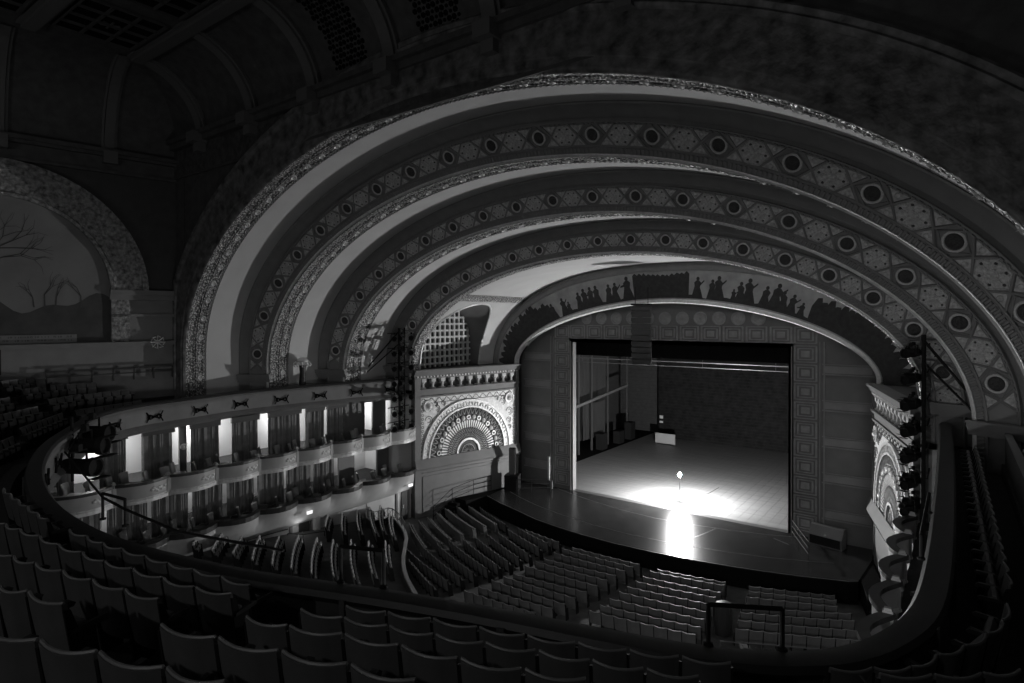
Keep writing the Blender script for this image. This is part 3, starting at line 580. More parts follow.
    for i, (y, h) in enumerate(((13, 1.5), (16.5, 1.2), (19.0, 1.7))):
        m = MB().box((-.0, 0, h/2), (.7, 1.0, h)).box((.36, 0, h*.8), (.03, .8, .2)); o = build('equipment_cabinet', m, black); o.location = (-12.0, y, 0)
        tag(o, ('low black equipment cabinet nearest the stage opening below the rope frame', 'squat black equipment cabinet in the middle below the rope frame', 'tall black equipment cabinet deepest in the wing')[i], 'cabinet', 'cabinets below the rope frame')
    t = thing('white_board', 'white rectangular board leaning at the rear of the stage', 'board', (-7.9, 18.2, 0), .0)
    bm_ = MB().box((0, 0, .62), (2.0, .06, .95)); build('panel', bm_, mat('white_board_face', .5, .5), t)
    for x in (-.9, .9): build('leg', MB().tube([(x, .02, 0), (x, .02, 1.0)], .03, 6).tube([(x, .02, .9), (x, .4, 0)], .02, 6), steel, t)
    for i, z in enumerate((1.75, 1.25)):
        o = build('wall_notice', MB().box((0, 0, 0), (.36, .03, .3 if i == 0 else .2)), mat('paper', .75, .6)); o.location = (-9.55, 21.2, z+.4); tag(o, ('upper small white notice above the white board', 'lower small white notice just above the white board')[i], 'notice')
        bk = None
    o = build('notice_post', MB().box((0, 0, 1.15), (.5, .08, 2.3)), black); o.location = (-9.55, 21.28, 0); tag(o, 'dark upright board carrying two small white notices at the rear of the stage', 'board')
stage()
def ghost():
    t = thing('ghost_light', 'bare glowing ghost light on a slim black stand on the stage', 'lamp', (GHOST[0], GHOST[1], 0))
    build('base', MB().lathe([(.001, 0), (.3, 0), (.3, .03), (.1, .07), (.03, .1)], n=20), black, t, True)
    build('pole', MB().tube([(0, 0, .05), (0, 0, 1.66)], .018, 8), black, t, True)
    build('socket', MB().lathe([(.001, 1.62), (.035, 1.62), (.035, 1.70), (.02, 1.72)], n=12), black, t, True)
    b = build('bulb', MB().lathe([(.001, 1.69), (.035, 1.72), (.1, 1.8), (.11, 1.85), (.08, 1.92), (.001, 1.95)], n=16), glow, t, True)
    b.visible_shadow = True
    c = MB()
    for k in range(4):
        a = pi*k/4; c.tube([(.05*math.cos(a), .05*math.sin(a), 1.68), (.14*math.cos(a), .14*math.sin(a), 1.8), (.12*math.cos(a), .12*math.sin(a), 1.95), (0, 0, 2.03), (-.12*math.cos(a), -.12*math.sin(a), 1.95), (-.14*math.cos(a), -.14*math.sin(a), 1.8), (-.05*math.cos(a), -.05*math.sin(a), 1.68)], .003, 4)
    build('wire_cage', c, black, t)
    cd = MB().tube([(0, 0, .012), (.3, .6, .012), (.2, 1.6, .012), (.9, 3.0, .012), (1.0, 5, .012)], .012, 5); build('cable', cd, black, t)
ghost()
# line-array loudspeaker hanging in front of the opening
def line_array():
    t = thing('line_array_speaker', 'tall hanging column of black loudspeaker boxes above the stage edge', 'speaker', (-1.15, -1.9, 13.1), .25)
    z = 0; y = 0; a = 0
    for i in range(10):
        m = MB().box((0, 0, 0), (1.15, .55, .34)).box((0, -.28, 0), (1.05, .02, .28)).box((-.6, -.1, .05), (.03, .3, .2)).box((.6, -.1, .05), (.03, .3, .2))
        o = build('speaker_box', m, mat('speaker_black', .09, .5), t); o.location = (0, y, z-.18); o.rotation_euler = (a, 0, 0)
        z -= .37*math.cos(a); y += .37*math.sin(a)*1; a += .035*(i > 3)
    build('rigging_frame', MB().box((0, 0, .08), (1.2, .8, .1)).tube([(-.4, 0, .1), (-.4, 0, 1.2)], .02, 5).tube([(.4, 0, .1), (.4, 0, 1.2)], .02, 5), black, t)
line_array()
def railing(name, label, pts, h, cat='railing', rails=(1.0, .66, .33), r=.022, m=None, group=None):
    t = thing(name, label, cat, pts[0], 0, group); o0 = V(*pts[0]); m = m or black
    for q in pts: build('post', MB().tube([V(*q)-o0, V(*q)-o0+V(0, 0, h)], r, 6), m, t)
    for k in rails: build('rail', MB().tube([V(*q)-o0+V(0, 0, h*k) for q in pts], r*.9, 6), m, t)
    return t
def side_stage(s):
    w = 'near the pale fan wall' if s < 0 else 'beside the monitor wedge'
    # platform beside the apron and stair box
    p = MB().prism([(s*x, y) for x, y in ((11.32, -.6), (11.32, -4.9), (11.8, -6.6), (12.75, -6.6), (12.2, -4.9), (11.36, -1.5))], 1.0, Matrix.Translation((0, 0, -1.02))); o = build('side_platform', p, blackm); tag(o, 'black platform filling the gap between apron and wall, ' + ('under the fan grille' if s < 0 else 'below the edge-on grille wall'), 'platform')
    st = thing('stage_steps', 'black steps up to the stage ' + ('at the foot of the fan wall' if s < 0 else 'beyond the monitor wedge'), 'steps', (s*12.4, -7.35, -1.1))
    for i in range(5): build('tread', MB().box((0, -.3*(4-i)+.2, .2*i+.1), (.85, .3, .2)), blackm, st)
    if s < 0:
        railing('guard_railing', 'black guard railing beside the steps under the fan wall', [(-12.6, -8.9, -1.0), (-12.3, -7.4, -.1), (-12.3, -5.2, 0), (-12.0, -3.6, 0)], 1.0)
        railing('guard_railing', 'black guard railing on the stage left of the opening', [(-10.1, -3.1, 0), (-9.3, -2.4, 0), (-8.3, -1.5, 0)], .9)
        t = thing('standing_speaker', 'black loudspeaker stacked on a black plinth before the fan wall', 'speaker', (-10.75, -2.7, 0), .4)
        build('plinth', MB().box((0, 0, .55), (1.0, .9, 1.1)), black, t); build('cabinet', MB().box((0, 0, 2.05), (.42, .42, 1.9)), black, t); build('grille', MB().box((0, -.23, 2.05), (.36, .03, 1.8)), steel, t)
        t = thing('lit_strip_sign', 'narrow upright white strip beside the stage opening', 'sign', (-8.75, -1.0, 0)); build('panel', MB().box((0, 0, 1.35), (.16, .04, 2.0)), mat('pale_strip', .8, .5), t); build('foot', MB().box((.1, 0, .35), (.4, .1, .6)), steel, t)
    else:
        railing('guard_railing', 'slanting black guard railing at the near end of the stage opening', [(7.5, -.9, 0), (8.1, -2.2, 0), (8.9, -3.9, 0)], .95)
        t = thing('monitor_wedge', 'grey loudspeaker wedge standing on the stage by the panelled wall', 'speaker', (9.3, -1.1, 0), -.2)
        build('cabinet', MB().add([V(x, y, z) for x in (-.85, .85) for y, z in ((-.35, 0), (.35, 0), (.35, 1.0), (.0, 1.0), (-.35, .55))], [(0, 1, 2, 3, 4), (5, 6, 7, 8, 9), (0, 1, 6, 5), (1, 2, 7, 6), (2, 3, 8, 7), (3, 4, 9, 8), (4, 0, 5, 9)]), mat('grey_cabinet', .17, .5), t)
        build('grille', MB().box((0, -.37, .3), (1.55, .02, .45)), black, t)
        pn = MB()
        for i in range(12): pn.box((9.4+i*.16, -2.2, -.45), (.03, .05, .8))
        tag(build('pit_grille', pn, steel), 'low slatted grille below the monitor wedge', 'grille')
side_stage(-1); side_stage(1)
# ---------------------------------------------------------------- outer house: walls, cove, ceiling
def house():
    # cross wall above the outermost arch
    g = curve('G0', None, 96); aa = ARCH['G0'][1]; m = MB().grid([g, [V(q.x, q.y, 21.6) for q in g]])
    zz0 = ARCH['G0'][3]
    for sx in (-1, 1): m.add([V(sx*aa, -22.3, 7), V(sx*18.5, -22.3, 7), V(sx*18.5, -22.3, 21.6), V(sx*aa, -22.3, 21.6)], [(0, 1, 2, 3)])
    o = struct('wall_proscenium', m, stencil, label='dark stencilled wall above the outermost arch')
    g0 = curve('G0', 7.0, 96); g1 = curve('G0', 7.0, 96, da=2.1)
    g1 = [V(max(-18.4, min(18.4, q.x)), q.y, q.z) for q in g1]
    m = loft(g0, g1, [(0, 0), (.01, .06), (.05, .12), (.08, .12), (.2, .12), (.22, .16), (.8, .16), (.83, .24), (.87, .26), (.9, .2), (.97, .24), (1, .2), (1, 0)], 'face')
    struct('archivolt', m, mat('relief_band', .3, .45, .1, v2=.06, scale=2.4, bump=.7, bscale=5), parent=o, smooth=True)
    m = MB()
    for z, h, d in ((19.7, .12, .12), (21.2, .25, .3), (21.45, .2, .5)): m.box((0, -22.3-d/2, z+h/2), (36.8, d, h))
    struct('cornice', m, stencil, parent=o)
    m = MB().box((0, -22.34, 20.5), (36.8, .06, 1.35)); struct('frieze', m, mat('frieze_relief', .15, .5, .1, v2=.06, scale=4, bump=.7, bscale=6), parent=o)
    # cove along the cross wall, ribs
    cy, cz_, ry, rz_ = -22.3, 21.3, 3.1, 3.1
    prof = [(cy-ry*(1-math.cos(a)), cz_+rz_*math.sin(a)) for a in [pi/2*i/14 for i in range(15)]]
    m = MB().grid([[V(x, y, z) for x in [-18.5+37*i/24 for i in range(25)]] for y, z in prof]); cv = struct('ceiling_cove', m, stencil, label='coved ceiling rising from the wall over the arches', smooth=True)
    rbm = MB(); xs = [-15.3+4.63*i for i in range(8)]
    for x in xs:
        for dx, w_, d in ((0, .5, .25), (-.32, .12, .15), (.32, .12, .15)):
            rows = []
            for y, z in prof: rows.append([V(x+dx-w_/2, y-.02, z), V(x+dx-w_/2, y-d, z-d*.5), V(x+dx+w_/2, y-d, z-d*.5), V(x+dx+w_/2, y-.02, z)])
            rbm.grid(rows)
        rbm.box((x, -22.7, 21.3), (.7, .7, .5)); rbm.box((x, -22.55, 20.9), (.5, .4, .5))
    struct('ceiling_rib', rbm, mat('rib_plaster', .17, .6), parent=cv, smooth=False)
    gr = MB()
    for xx, wdt in ((-3.75, 1.7), (.9, 1.7), (5.5, 1.7)):
        for a in range(15):
            t0 = .28+a*.062; y0 = cy-ry*(1-math.cos(t0)); z0 = cz_+rz_*math.sin(t0)
            for j in range(9):
                rr = .095 if (a+j) % 3 else .06
                gr.lathe([(rr, 0), (rr, .04), (.001, .03)], (0, 0, 0), 6, Matrix.Translation((xx-wdt/2+wdt*j/8+(a % 2)*.1, y0, z0)) @ Matrix.Rotation(pi/2+t0, 4, 'X'))
    struct('cove_grille', gr, blackm, parent=cv)
    # left and right walls splay outward toward the back
    for s in (-1, 1):
        th = math.radians(8.4); D = V(s*math.sin(th), -math.cos(th), 0); Nn = V(-s*math.cos(th), -math.sin(th), 0); O = V(s*18.45, -22.3, 0)
        M = Matrix((D, V(0, 0, 1), Nn)).transposed().to_4x4(); M.translation = O
        m = MB().add([M @ V(u, z, 0) for u, z in ((0, 7.0), (24, 7.0), (24, 21.5), (0, 21.5))], [(0, 1, 2, 3)])
        wl = struct('wall_gallery_left' if s < 0 else 'wall_gallery_right', m, dark, label='dark side wall with a painted lunette' if s < 0 else 'dark side wall behind the near gallery')
        P = lambda m, u0, u1, z0, z1, d, d0=0.0: m.add([M @ V(u, z, n) for u in (u0, u1) for z in (z0, z1) for n in (d0, d)], [(0, 1, 3, 2), (4, 6, 7, 5), (0, 4, 5, 1), (2, 3, 7, 6), (0, 2, 6, 4), (1, 5, 7, 3)])
        low = MB(); P(low, .1, 24, 9.85, 13.3, .1); P(low, .1, 24, 7, 9.85, .14); struct('pale_wall_panel', low, tanw, parent=wl)
        cu, cz0, R0, R1 = 7.3, 13.6, 4.3, 5.95
        arcp = lambda R, d, n=40: [M @ V(cu+R*math.cos(pi*i/n), cz0+R*math.sin(pi*i/n), d) for i in range(n+1)]
        ring = MB().grid([arcp(R0, .1), arcp(R0, .34), arcp(R0+.15, .36), arcp(R0+.2, .28), arcp(R1-.3, .28), arcp(R1-.25, .36), arcp(R1, .36), arcp(R1, .0)])
        struct('lunette_border', ring, mat('lunette_relief', .5, .4, .15, v2=.1, scale=6, bump=.9, bscale=9), parent=wl, smooth=True)
        mur = mat('landscape_sky_paint', .3, .7, v2=.22, scale=.6); hill = mat('landscape_hill_paint', .07, .8, v2=.11, scale=1.5); tree = mat('landscape_tree_paint', .1, .8)
        mb = MB(); arc = [(cu+R0*math.cos(pi*i/40), cz0+R0*math.sin(pi*i/40)) for i in range(41)]; poly = [(cu+R0, 11.2)]+arc+[(cu-R0, 11.2)]
        mb.add([M @ V(u, z, .12) for u, z in poly], [tuple(range(len(poly)))]); mu = struct('landscape_mural', mb, mur, parent=wl)
        hp = [(cu-R0, 11.25)]+[(cu-R0+2*R0*i/30, 13.1+.35*math.sin(i*.35+1)+.18*math.sin(i*.9)) for i in range(31)]+[(cu+R0, 11.25)]
        struct('painted_hills', MB().add([M @ V(u, z, .13) for u, z in hp], [tuple(range(len(hp)))]), hill, parent=mu)
        tm = MB(); rnd = random.Random(5)
        def limb(u, z, a, L_, w_):
            u1, z1 = u+L_*math.sin(a), z+L_*math.cos(a)
            if w_ < .006 or math.hypot(u1-cu, max(0, z1-cz0)) > R0-.1: return
            px, pz = math.cos(a)*w_, -math.sin(a)*w_
            tm.add([M @ V(u-px, z-pz, .135), M @ V(u+px, z+pz, .135), M @ V(u1+px*.6, z1+pz*.6, .135), M @ V(u1-px*.6, z1-pz*.6, .135)], [(0, 1, 2, 3)])
            for _ in range(2 if w_ > .015 else 1): limb(u1, z1, a+rnd.uniform(-.7, .7), L_*.8, w_*.62)
        for uu, hh in ((4.2, .55), (5.6, .6), (6.0, .45), (5.2, .5)): limb(uu, 12.9, rnd.uniform(-.1, .1), hh, .03)
        limb(8.6, 14.2, -.9, 1.0, .07); limb(8.2, 15.2, -1.2, .9, .06)
        struct('painted_trees_and_shade', tm, tree, parent=mu)
        lm = MB(); P(lm, .2, 24, 11.0, 11.12, .45, .1); P(lm, .2, 24, 11.12, 11.2, .55, .1); P(lm, .2, cu-R0+.05, 13.3, 13.55, .3); P(lm, .2, cu-R0+.05, 13.55, 13.8, .42); P(lm, .2, 24, 13.3, 13.4, .0)
        P(lm, .2, cu-R0, 12.45, 12.6, .3, .1)
        struct('sill_moulding', lm, tanw, parent=wl)
        pm = MB(); P(pm, cu-R0-.8, cu-R0, 11.2, 13.3, .3, .1); struct('pilaster', pm, mat('lunette_relief', .4), parent=wl)
        sg = MB(); P(sg, cu-2.9, cu+3, 11.22, 11.62, .2, .12); plq = struct('inscription_panel', sg, tanw, parent=wl)
        lt = MB(); rnd = random.Random(3)
        for row in range(2):
            u = cu-2.7
            while u < cu+2.7:
                h = .08; k = rnd.choice((0, 1, 2)); z = 11.32+row*.16
                P(lt, u, u+.02, z, z+h, .21, .2)
                if k: P(lt, u+.05, u+.07, z, z+h, .21, .2)
                if k == 2: P(lt, u, u+.07, z+h-.02, z+h, .21, .2)
                u += .12 if rnd.random() < .8 else .26
        struct('incised_marks', lt, mat('landscape_tree_paint', .1), parent=plq)
        br = MB()
        for a in range(8):
            br.tube([M @ V(1.04, 11.15, .5), M @ V(1.04+.35*math.cos(a*pi/4), 11.15+.35*math.sin(a*pi/4), .6), M @ V(1.04+.28*math.cos(a*pi/4+.5), 11.15+.28*math.sin(a*pi/4+.5), .55)], .03, 4)
        br.box(tuple(M @ V(1.04, 11.15, .3)), (.2, .2, .2))
        if s < 0: tag(build('wall_light_bracket', br, gilt_s), 'scrolled dark bracket on the sill beside the lunette pilaster', 'bracket')
        rl = MB(); P(rl, .3, 5.6, 9.86, 9.95, .5, .42); P(rl, .3, 5.6, 9.62, 9.68, .5, .42)
        for i in range(7): P(rl, .3+i*.88, .36+i*.88, 9.3, 9.95, .5, .42)
        if s < 0: tag(build('wall_handrail', rl, wood_m), 'dark handrail running along the wall below the lunette', 'railing')
        cm = MB(); P(cm, 0, 24, 19.55, 19.7, .2); P(cm, 0, 24, 20.35, 20.5, .3); P(cm, 0, 24, 20.5, 20.7, .45); P(cm, 0, 24, 19.7, 20.35, .06)
        struct('cornice', cm, stencil, parent=wl)
        prof2 = [(3.2*(1-math.cos(a)), 20.7+3.7*math.sin(a)) for a in [pi/2*i/12 for i in range(13)]]
        cvm = MB().grid([[M @ V(u, z, n) for u in (0, 6, 12, 18, 24)] for n, z in prof2]); c2 = struct('ceiling_cove', cvm, stencil, label='coved ceiling along the %s side wall' % ('far' if s < 0 else 'near'), smooth=True)
        rb = MB()
        for u in (3.0, 7.2, 11.4, 15.6):
            for du, w_, d in ((0, .42, .22), (-.28, .1, .14), (.28, .1, .14)):
                rb.grid([[M @ V(u+du-w_/2, z, n), M @ V(u+du-w_/2, z-d*.4, n+d), M @ V(u+du+w_/2, z-d*.4, n+d), M @ V(u+du+w_/2, z, n)] for n, z in prof2])
            P(rb, u-.3, u+.3, 20.0, 20.6, .5)
        struct('ceiling_rib', rb, mat('rib_plaster', .17), parent=c2)
    # flat ceiling with coffers and beams
    zc = 24.4
    m = MB().add([V(-22, -46, zc), V(22, -46, zc), V(22, -22, zc), V(-22, -22, zc)], [(0, 1, 2, 3)]); ce = struct('ceiling', m, stencil, label='dark coffered ceiling high over the gallery')
    b = MB()
    for y in (-25.3, -29.35, -33.5, -37.6): b.box((0, y, zc-.12), (31, .5, .24)); b.box((0, y, zc-.05), (31, .8, .1))
    struct('ceiling_beam', b, mat('rib_plaster', .17), parent=ce)
    b = MB(); cf = MB()
    for y0 in (-25.3, -29.35, -33.5):
        for xc in (-12.8, -8.2, -3.6, 1.0, 5.6, 10.2):
            cf.box((xc, y0-2.05, zc-.02), (3.6, 2.9, .03))
            for i in range(5): b.box((xc-1.8+.9*i, y0-2.05, zc-.08), (.09, 2.9, .1))
            for i in range(4): b.box((xc, y0-.6-.967*i, zc-.08), (3.6, .09, .1))
            for i in range(6): a = i*pi/3; b.tube([(xc+.1*math.cos(a), y0-2.05+.1*math.sin(a), zc-.07), (xc+.35*math.cos(a), y0-2.05+.35*math.sin(a), zc-.07)], .05, 4)
    struct('coffer_panel', cf, blackm, parent=ce)
    struct('coffer_grid', b, mat('coffer_moulding', .1, .6), parent=ce)
    m = MB().box((0, -46, 15.5), (44, .3, 18)); struct('wall_rear', m, dark, label='dark rear wall of the house')
house()
# ---------------------------------------------------------------- two tiers of boxes along each side
BAYS = [-9.45-2.2*k for k in range(10)]
def bay_path(s, z, bulge, x0=13.75, n=8):
    P = []
    for k in range(9):
        for i in range(n):
            t = i/n; P.append((s*(x0-bulge*math.sin(pi*t)), BAYS[k]-2.2*t, z))
    P.append((s*x0, BAYS[9], z)); return P
fascia_m = mat('box_fascia', .45, .5, v2=.36, scale=1.5); wainscot = mat('box_wall', .6, .6, v2=.52, scale=1.5)
def boxes(s):
    side = 'far' if s < 0 else 'near'
    # upper tier front
    root = struct('wall_box_front_upper_'+('left' if s < 0 else 'right'), MB().strip(bay_path(s, 4.55, .42), .12, .62), fascia_m, label='bowed fascia of the upper tier of boxes on the %s side' % side, smooth=True)
    struct('top_rail', MB().strip(bay_path(s, 5.17, .42), .26, .13), wood_m, parent=root)
    struct('lower_moulding', MB().strip(bay_path(s, 4.38, .42), .22, .16).strip(bay_path(s, 4.55, .42), .17, .05), gilt_s, parent=root)
    sc = MB()
    for k in range(9):
        for i in range(9):
            t = .62+.035*i; sc.lathe([(.06, 0), (.07, .03), (.001, .05)], (0, 0, 0), 6, Matrix.Translation((s*(13.75-.42*math.sin(pi*t)-.07), BAYS[k]-2.2*(1-t), 4.86+.07*math.sin(i*1.7))) @ Matrix.Rotation(-s*pi/2, 4, 'Y'))
    struct('fascia_relief', sc, gilt_s, parent=root)
    for k in range(10): struct('fascia_post', MB().box((s*13.72, BAYS[k], 4.85), (.22, .16, 1.0)).box((s*13.72, BAYS[k], 5.36), (.16, .12, .1)), fascia_m, parent=root)
    # lower tier front: dark rounded rail over a pale wall that swells under each box
    rows = []
    for z, b in ((2.32, .55), (2.1, .5), (1.7, .3), (1.35, .06), (1.0, 0), (-1.6, 0)): rows.append([V(*q) for q in bay_path(s, z, b, 13.75+(.0 if z > 1.2 else .35))])
    lo = MB().grid(rows); lo2 = MB(); n = len(rows[0])
    # leave the doorways open
    fs = []
    doors = [(-17.1, -18.35), (-8.9, -9.9)] if s < 0 else []
    for f in lo.f:
        c = sum((V(*lo.v[i]) for i in f), V(0, 0, 0))/4
        fs.append(f)
    lo.f = fs
    rt = struct('wall_box_front_lower_'+('left' if s < 0 else 'right'), lo, wainscot, label='pale swelling wall under the lower boxes on the %s side' % side, smooth=True)
    struct('top_rail', MB().strip(bay_path(s, 2.32, .55), .3, .24), wood_m, parent=rt)
    if s < 0:
        struct('wall_rail', MB().strip([(-14.05, y, z) for y, z in ((-26, 1.25), (-18.6, .95))], .04, .05), wood_m, parent=rt)
    # slabs, back wall, corridor
    m = MB().box((s*16.4, -19.4, 4.4), (5.2, 20.4, .16)).box((s*16.3, -19.4, 1.66), (4.9, 20.4, .16))
    struct('floor_boxes_'+('left' if s < 0 else 'right'), m, carpet, label='floors of the two tiers of boxes on the %s side' % side)
    m = MB().box((s*18.9, -19.4, 4.0), (.15, 20.4, 6.6)).box((s*16.5, -9.3, 4.0), (5.0, .12, 6.6)).box((s*16.5, -30, 4), (5.0, .12, 6.6))
    struct('wall_corridor_'+('left' if s < 0 else 'right'), m, brightw, label='white corridor wall behind the boxes on the %s side' % side)
    for y in ((-11, -16, -21, -26) if s < 0 else (-13, -23)):
        lamp('corridor_lamp', (s*17.9, y, 6.6), P_CORR*(1 if s < 0 else .25), .15); lamp('corridor_lamp', (s*17.9, y, 3.9), P_CORR*.35*(1 if s < 0 else .2), .15)
boxes(-1); boxes(1)
def curtain_mesh(w, h, seed):
    m = MB(); n = max(8, int(w/.05)); rnd = random.Random(seed); ph = rnd.random()*6
    f = lambda i, k: .055*math.sin(i*.9+ph)+.03*math.sin(i*2.3+ph*2)+.02*k*math.sin(i*.5)
    rows = []
    for k, z in enumerate((0, h*.33, h*.66, h)): rows.append([V(f(i, 3-k), -w/2+w*i/n, z) for i in range(n+1)])
    m.grid(rows); m.grid([[q+V(.03, 0, 0) for q in r] for r in rows]); return m
UC = [(-28.6, -27.7), (-26.7, -25.6), (-24.9, -23.5), (-22.65, -21.2), (-20.5, -19.0), (-18.36, -16.35), (-15.9, -14.7), (-14.45, -13.1)]
LCu = [(-28.4, -26.6), (-26.4, -24.7), (-24.5, -22.8), (-22.6, -21.0), (-20.8, -19.2), (-19.0, -17.4), (-17.25, -15.6), (-15.4, -13.9)]
for tier, (L_, z0, h) in {'upper': (UC, 4.5, 2.45), 'lower': (LCu, 1.76, 2.45)}.items():
    for s in (-1, 1):
        for i, (a, b) in enumerate(L_):
            if s > 0 and i % 2: continue
            t = thing('box_curtain', '%s drape behind the %s boxes, %s from the stage end' % ('heavy grey' if s < 0 else 'dim grey', tier+(' far-side' if s < 0 else ' near-side'), ORD[len(L_)-1-i]), 'curtain', (s*16.3, (a+b)/2, z0), 0, 'curtains behind the %s boxes' % tier)
            build('drape', curtain_mesh(abs(b-a), h, i+(10 if tier == 'lower' else 0)), curtain_m, t, True); build('pelmet', MB().box((-s*.12, 0, h-.05), (.14, abs(b-a)+.1, .3)), mat('pelmet_cloth', .1, .8), t)
# pieces of solid wall between the drapes
for s in (-1, 1):
    m = MB().box((s*16.4, -12.25, 5.8), (.15, 1.6, 2.7)).box((s*16.4, -12.9, 3.0), (.15, 1.2, 2.5)).box((s*16.4, -10.2, 5.8), (.15, 1.1, 2.7)).box((s*16.4, -9.9, 3.0), (.15, 1.0, 2.5))
    m.box((s*16.45, -22.95, 5.8), (.12, .35, 2.7))
    struct('wall_box_back_'+('left' if s < 0 else 'right'), m, ivory2, label='plain wall pieces between the box drapes on the %s side' % ('far' if s < 0 else 'near'))
sc_ = thing('wall_sconce', 'small round wall sconce between two drapes of the upper boxes', 'lamp', (-16.36, -22.95, 5.9)); build('back_plate', MB().lathe([(.16, 0), (.16, .04), (.001, .06)], n=14, M=Matrix.Rotation(pi/2, 4, 'Y')), gilt_s, sc_); build('arm', MB().tube([(0, 0, 0), (.15, 0, -.1), (.2, 0, .05)], .02, 6), gilt_s, sc_); build('lamp_shade', MB().lathe([(.04, 0), (.1, .14), (.09, .14)], (.2, 0, .05), 12), ivory, sc_)
# lower doors with lit signs
def doorway(y0, y1, zt, zb, which):
    yc = (y0+y1)/2; x = -14.12
    t = struct('door_%d' % which, MB().box((x, y0, (zt+zb)/2), (.22, .14, zt-zb)).box((x, y1, (zt+zb)/2), (.22, .14, zt-zb)).box((x, yc, zt), (.22, y1-y0+.14, .14)), ivory2, label=('lit doorway under the middle of the lower boxes' if which == 1 else 'lit doorway at the corner of the fan wall'))
    struct('lit_passage', MB().box((x-.02, yc, (zt+zb)/2), (.06, y1-y0, zt-zb)), brightw, parent=t)
    leaf = MB().box((x+.1, yc+(y1-y0)*.12, (zt+zb)/2), (.06, (y1-y0)*.5, zt-zb-.1)); lf = struct('door_leaf', leaf, wood_m, parent=t)
    struct('door_handle', MB().box((x+.15, yc, (zt+zb)/2-.1), (.03, .05, .2)), gilt_s, parent=lf)
    if which == 1:
        struct('splayed_jamb', MB().box((x+.16, y1+.22, (zt+zb)/2), (.3, .36, zt-zb)), brightw, parent=t)
    o = build('exit_sign', MB().box((-13.3, yc, zt+.3), (.05, .34, .16)), signm); tag(o, 'small lit exit sign over the doorway ' + ('under the middle of the lower boxes' if which == 1 else 'beside the fan wall'), 'sign')
    lamp('door_lamp', (x+.55, y0+.25, zt-.35), 3, .08)
doorway(-18.4, -17.1, 1.5, -.3, 1); doorway(-10.75, -9.75, 1.3, -.9, 2)
# chairs in the boxes
def make_box_chair():
    t = thing('box_chair', 'upholstered box chair', 'chair')
    build('seat', MB().prism([(-.24, -.22), (.24, -.22), (.27, .24), (-.27, .24)], .1, Matrix.Translation((0, 0, .38))), cloth_m, t)
    rows = []
    for z, w_, y in ((.45, .2, -.22), (.7, .24, -.27), (.93, .27, -.33), (.95, .26, -.34)): rows.append([V(w_*math.sin(a), y-.1*math.cos(a)+.1, z) for a in [-1.1+2.2*i/6 for i in range(7)]])
    b = MB().grid(rows); b.grid([[q+V(0, -.05, 0) for q in r] for r in rows]); b.grid([rows[-1], [q+V(0, -.05, 0) for q in rows[-1]]])
    build('backrest', b, mat('chair_back', .34, .5), t, True)
    for x in (-.2, .2):
        for y in (-.18, .2): build('leg', MB().tube([(x, y, .4), (x*1.1, y*1.15, 0)], .022, 6, .014), wood_m, t)
    return t
bc = make_box_chair(); first = True
WHO = 'first second third fourth'.split()
rnd = random.Random(11)
for s in (-1, 1):
    for tier, z, nn in (('upper', 4.48, 3), ('lower', 1.74, 3)):
        for k in range(9):
            if s > 0 and (k < 1 or tier == 'upper' and k > 7): continue
            for j in range(nn):
                if s < 0 and tier == 'lower' and k == 8 and j == 0: continue
                y = BAYS[k]-.42-.7*j+rnd.uniform(-.04, .04); x = s*(14.35+.55*(j % 2)+rnd.uniform(0, .25)); rz = s*rnd.uniform(.5, 1.3)
                lab = 'pale-backed box chair, %s in the %s bay of the %s %s boxes from the stage' % (WHO[j], ORD[k], tier, 'far' if s < 0 else 'near')
                if first: bc.location = (x, y, z); bc.rotation_euler = (0, 0, rz); bc['label'] = lab; bc['group'] = 'chairs in the boxes'; first = False
                else: dup(bc, (x, y, z), rz, None, lab, 'chairs in the boxes')
# ---------------------------------------------------------------- balcony
def smooth(P, it=1):
    for _ in range(it):
        Q = [P[0]]
        for a, b in zip(P, P[1:]): Q += [tuple(V(*a).lerp(V(*b), .25)), tuple(V(*a).lerp(V(*b), .75))]
        Q.append(P[-1]); P = Q
    return P
PAR = [(-14.3, -9.5, 8.45), (-14.75, -13.0, 8.45)]+[q for q in PARAPET[2:]]
PAR = [q for q in PARAPET if True]
PAR[0] = (-14.35, -9.6, 8.45)
PAR.append((14.5, -9.6, 8.4))
PAR = smooth(PAR, 2)
CEN = V(0, -16, 0)
def outn(i):
    a = V(*PAR[max(0, i-1)]); b = V(*PAR[min(len(PAR)-1, i+1)]); t = b-a; t.z = 0; t.normalize(); n = V(-t.y, t.x, 0)
    q = V(*PAR[i])-CEN; q.z = 0
    return n if n.dot(q) > 0 else -n
def offp(d, z): return [V(q[0], q[1], 0)+outn(i)*d+V(0, 0, z if not callable(z) else z(q)) for i, q in enumerate(PAR)]
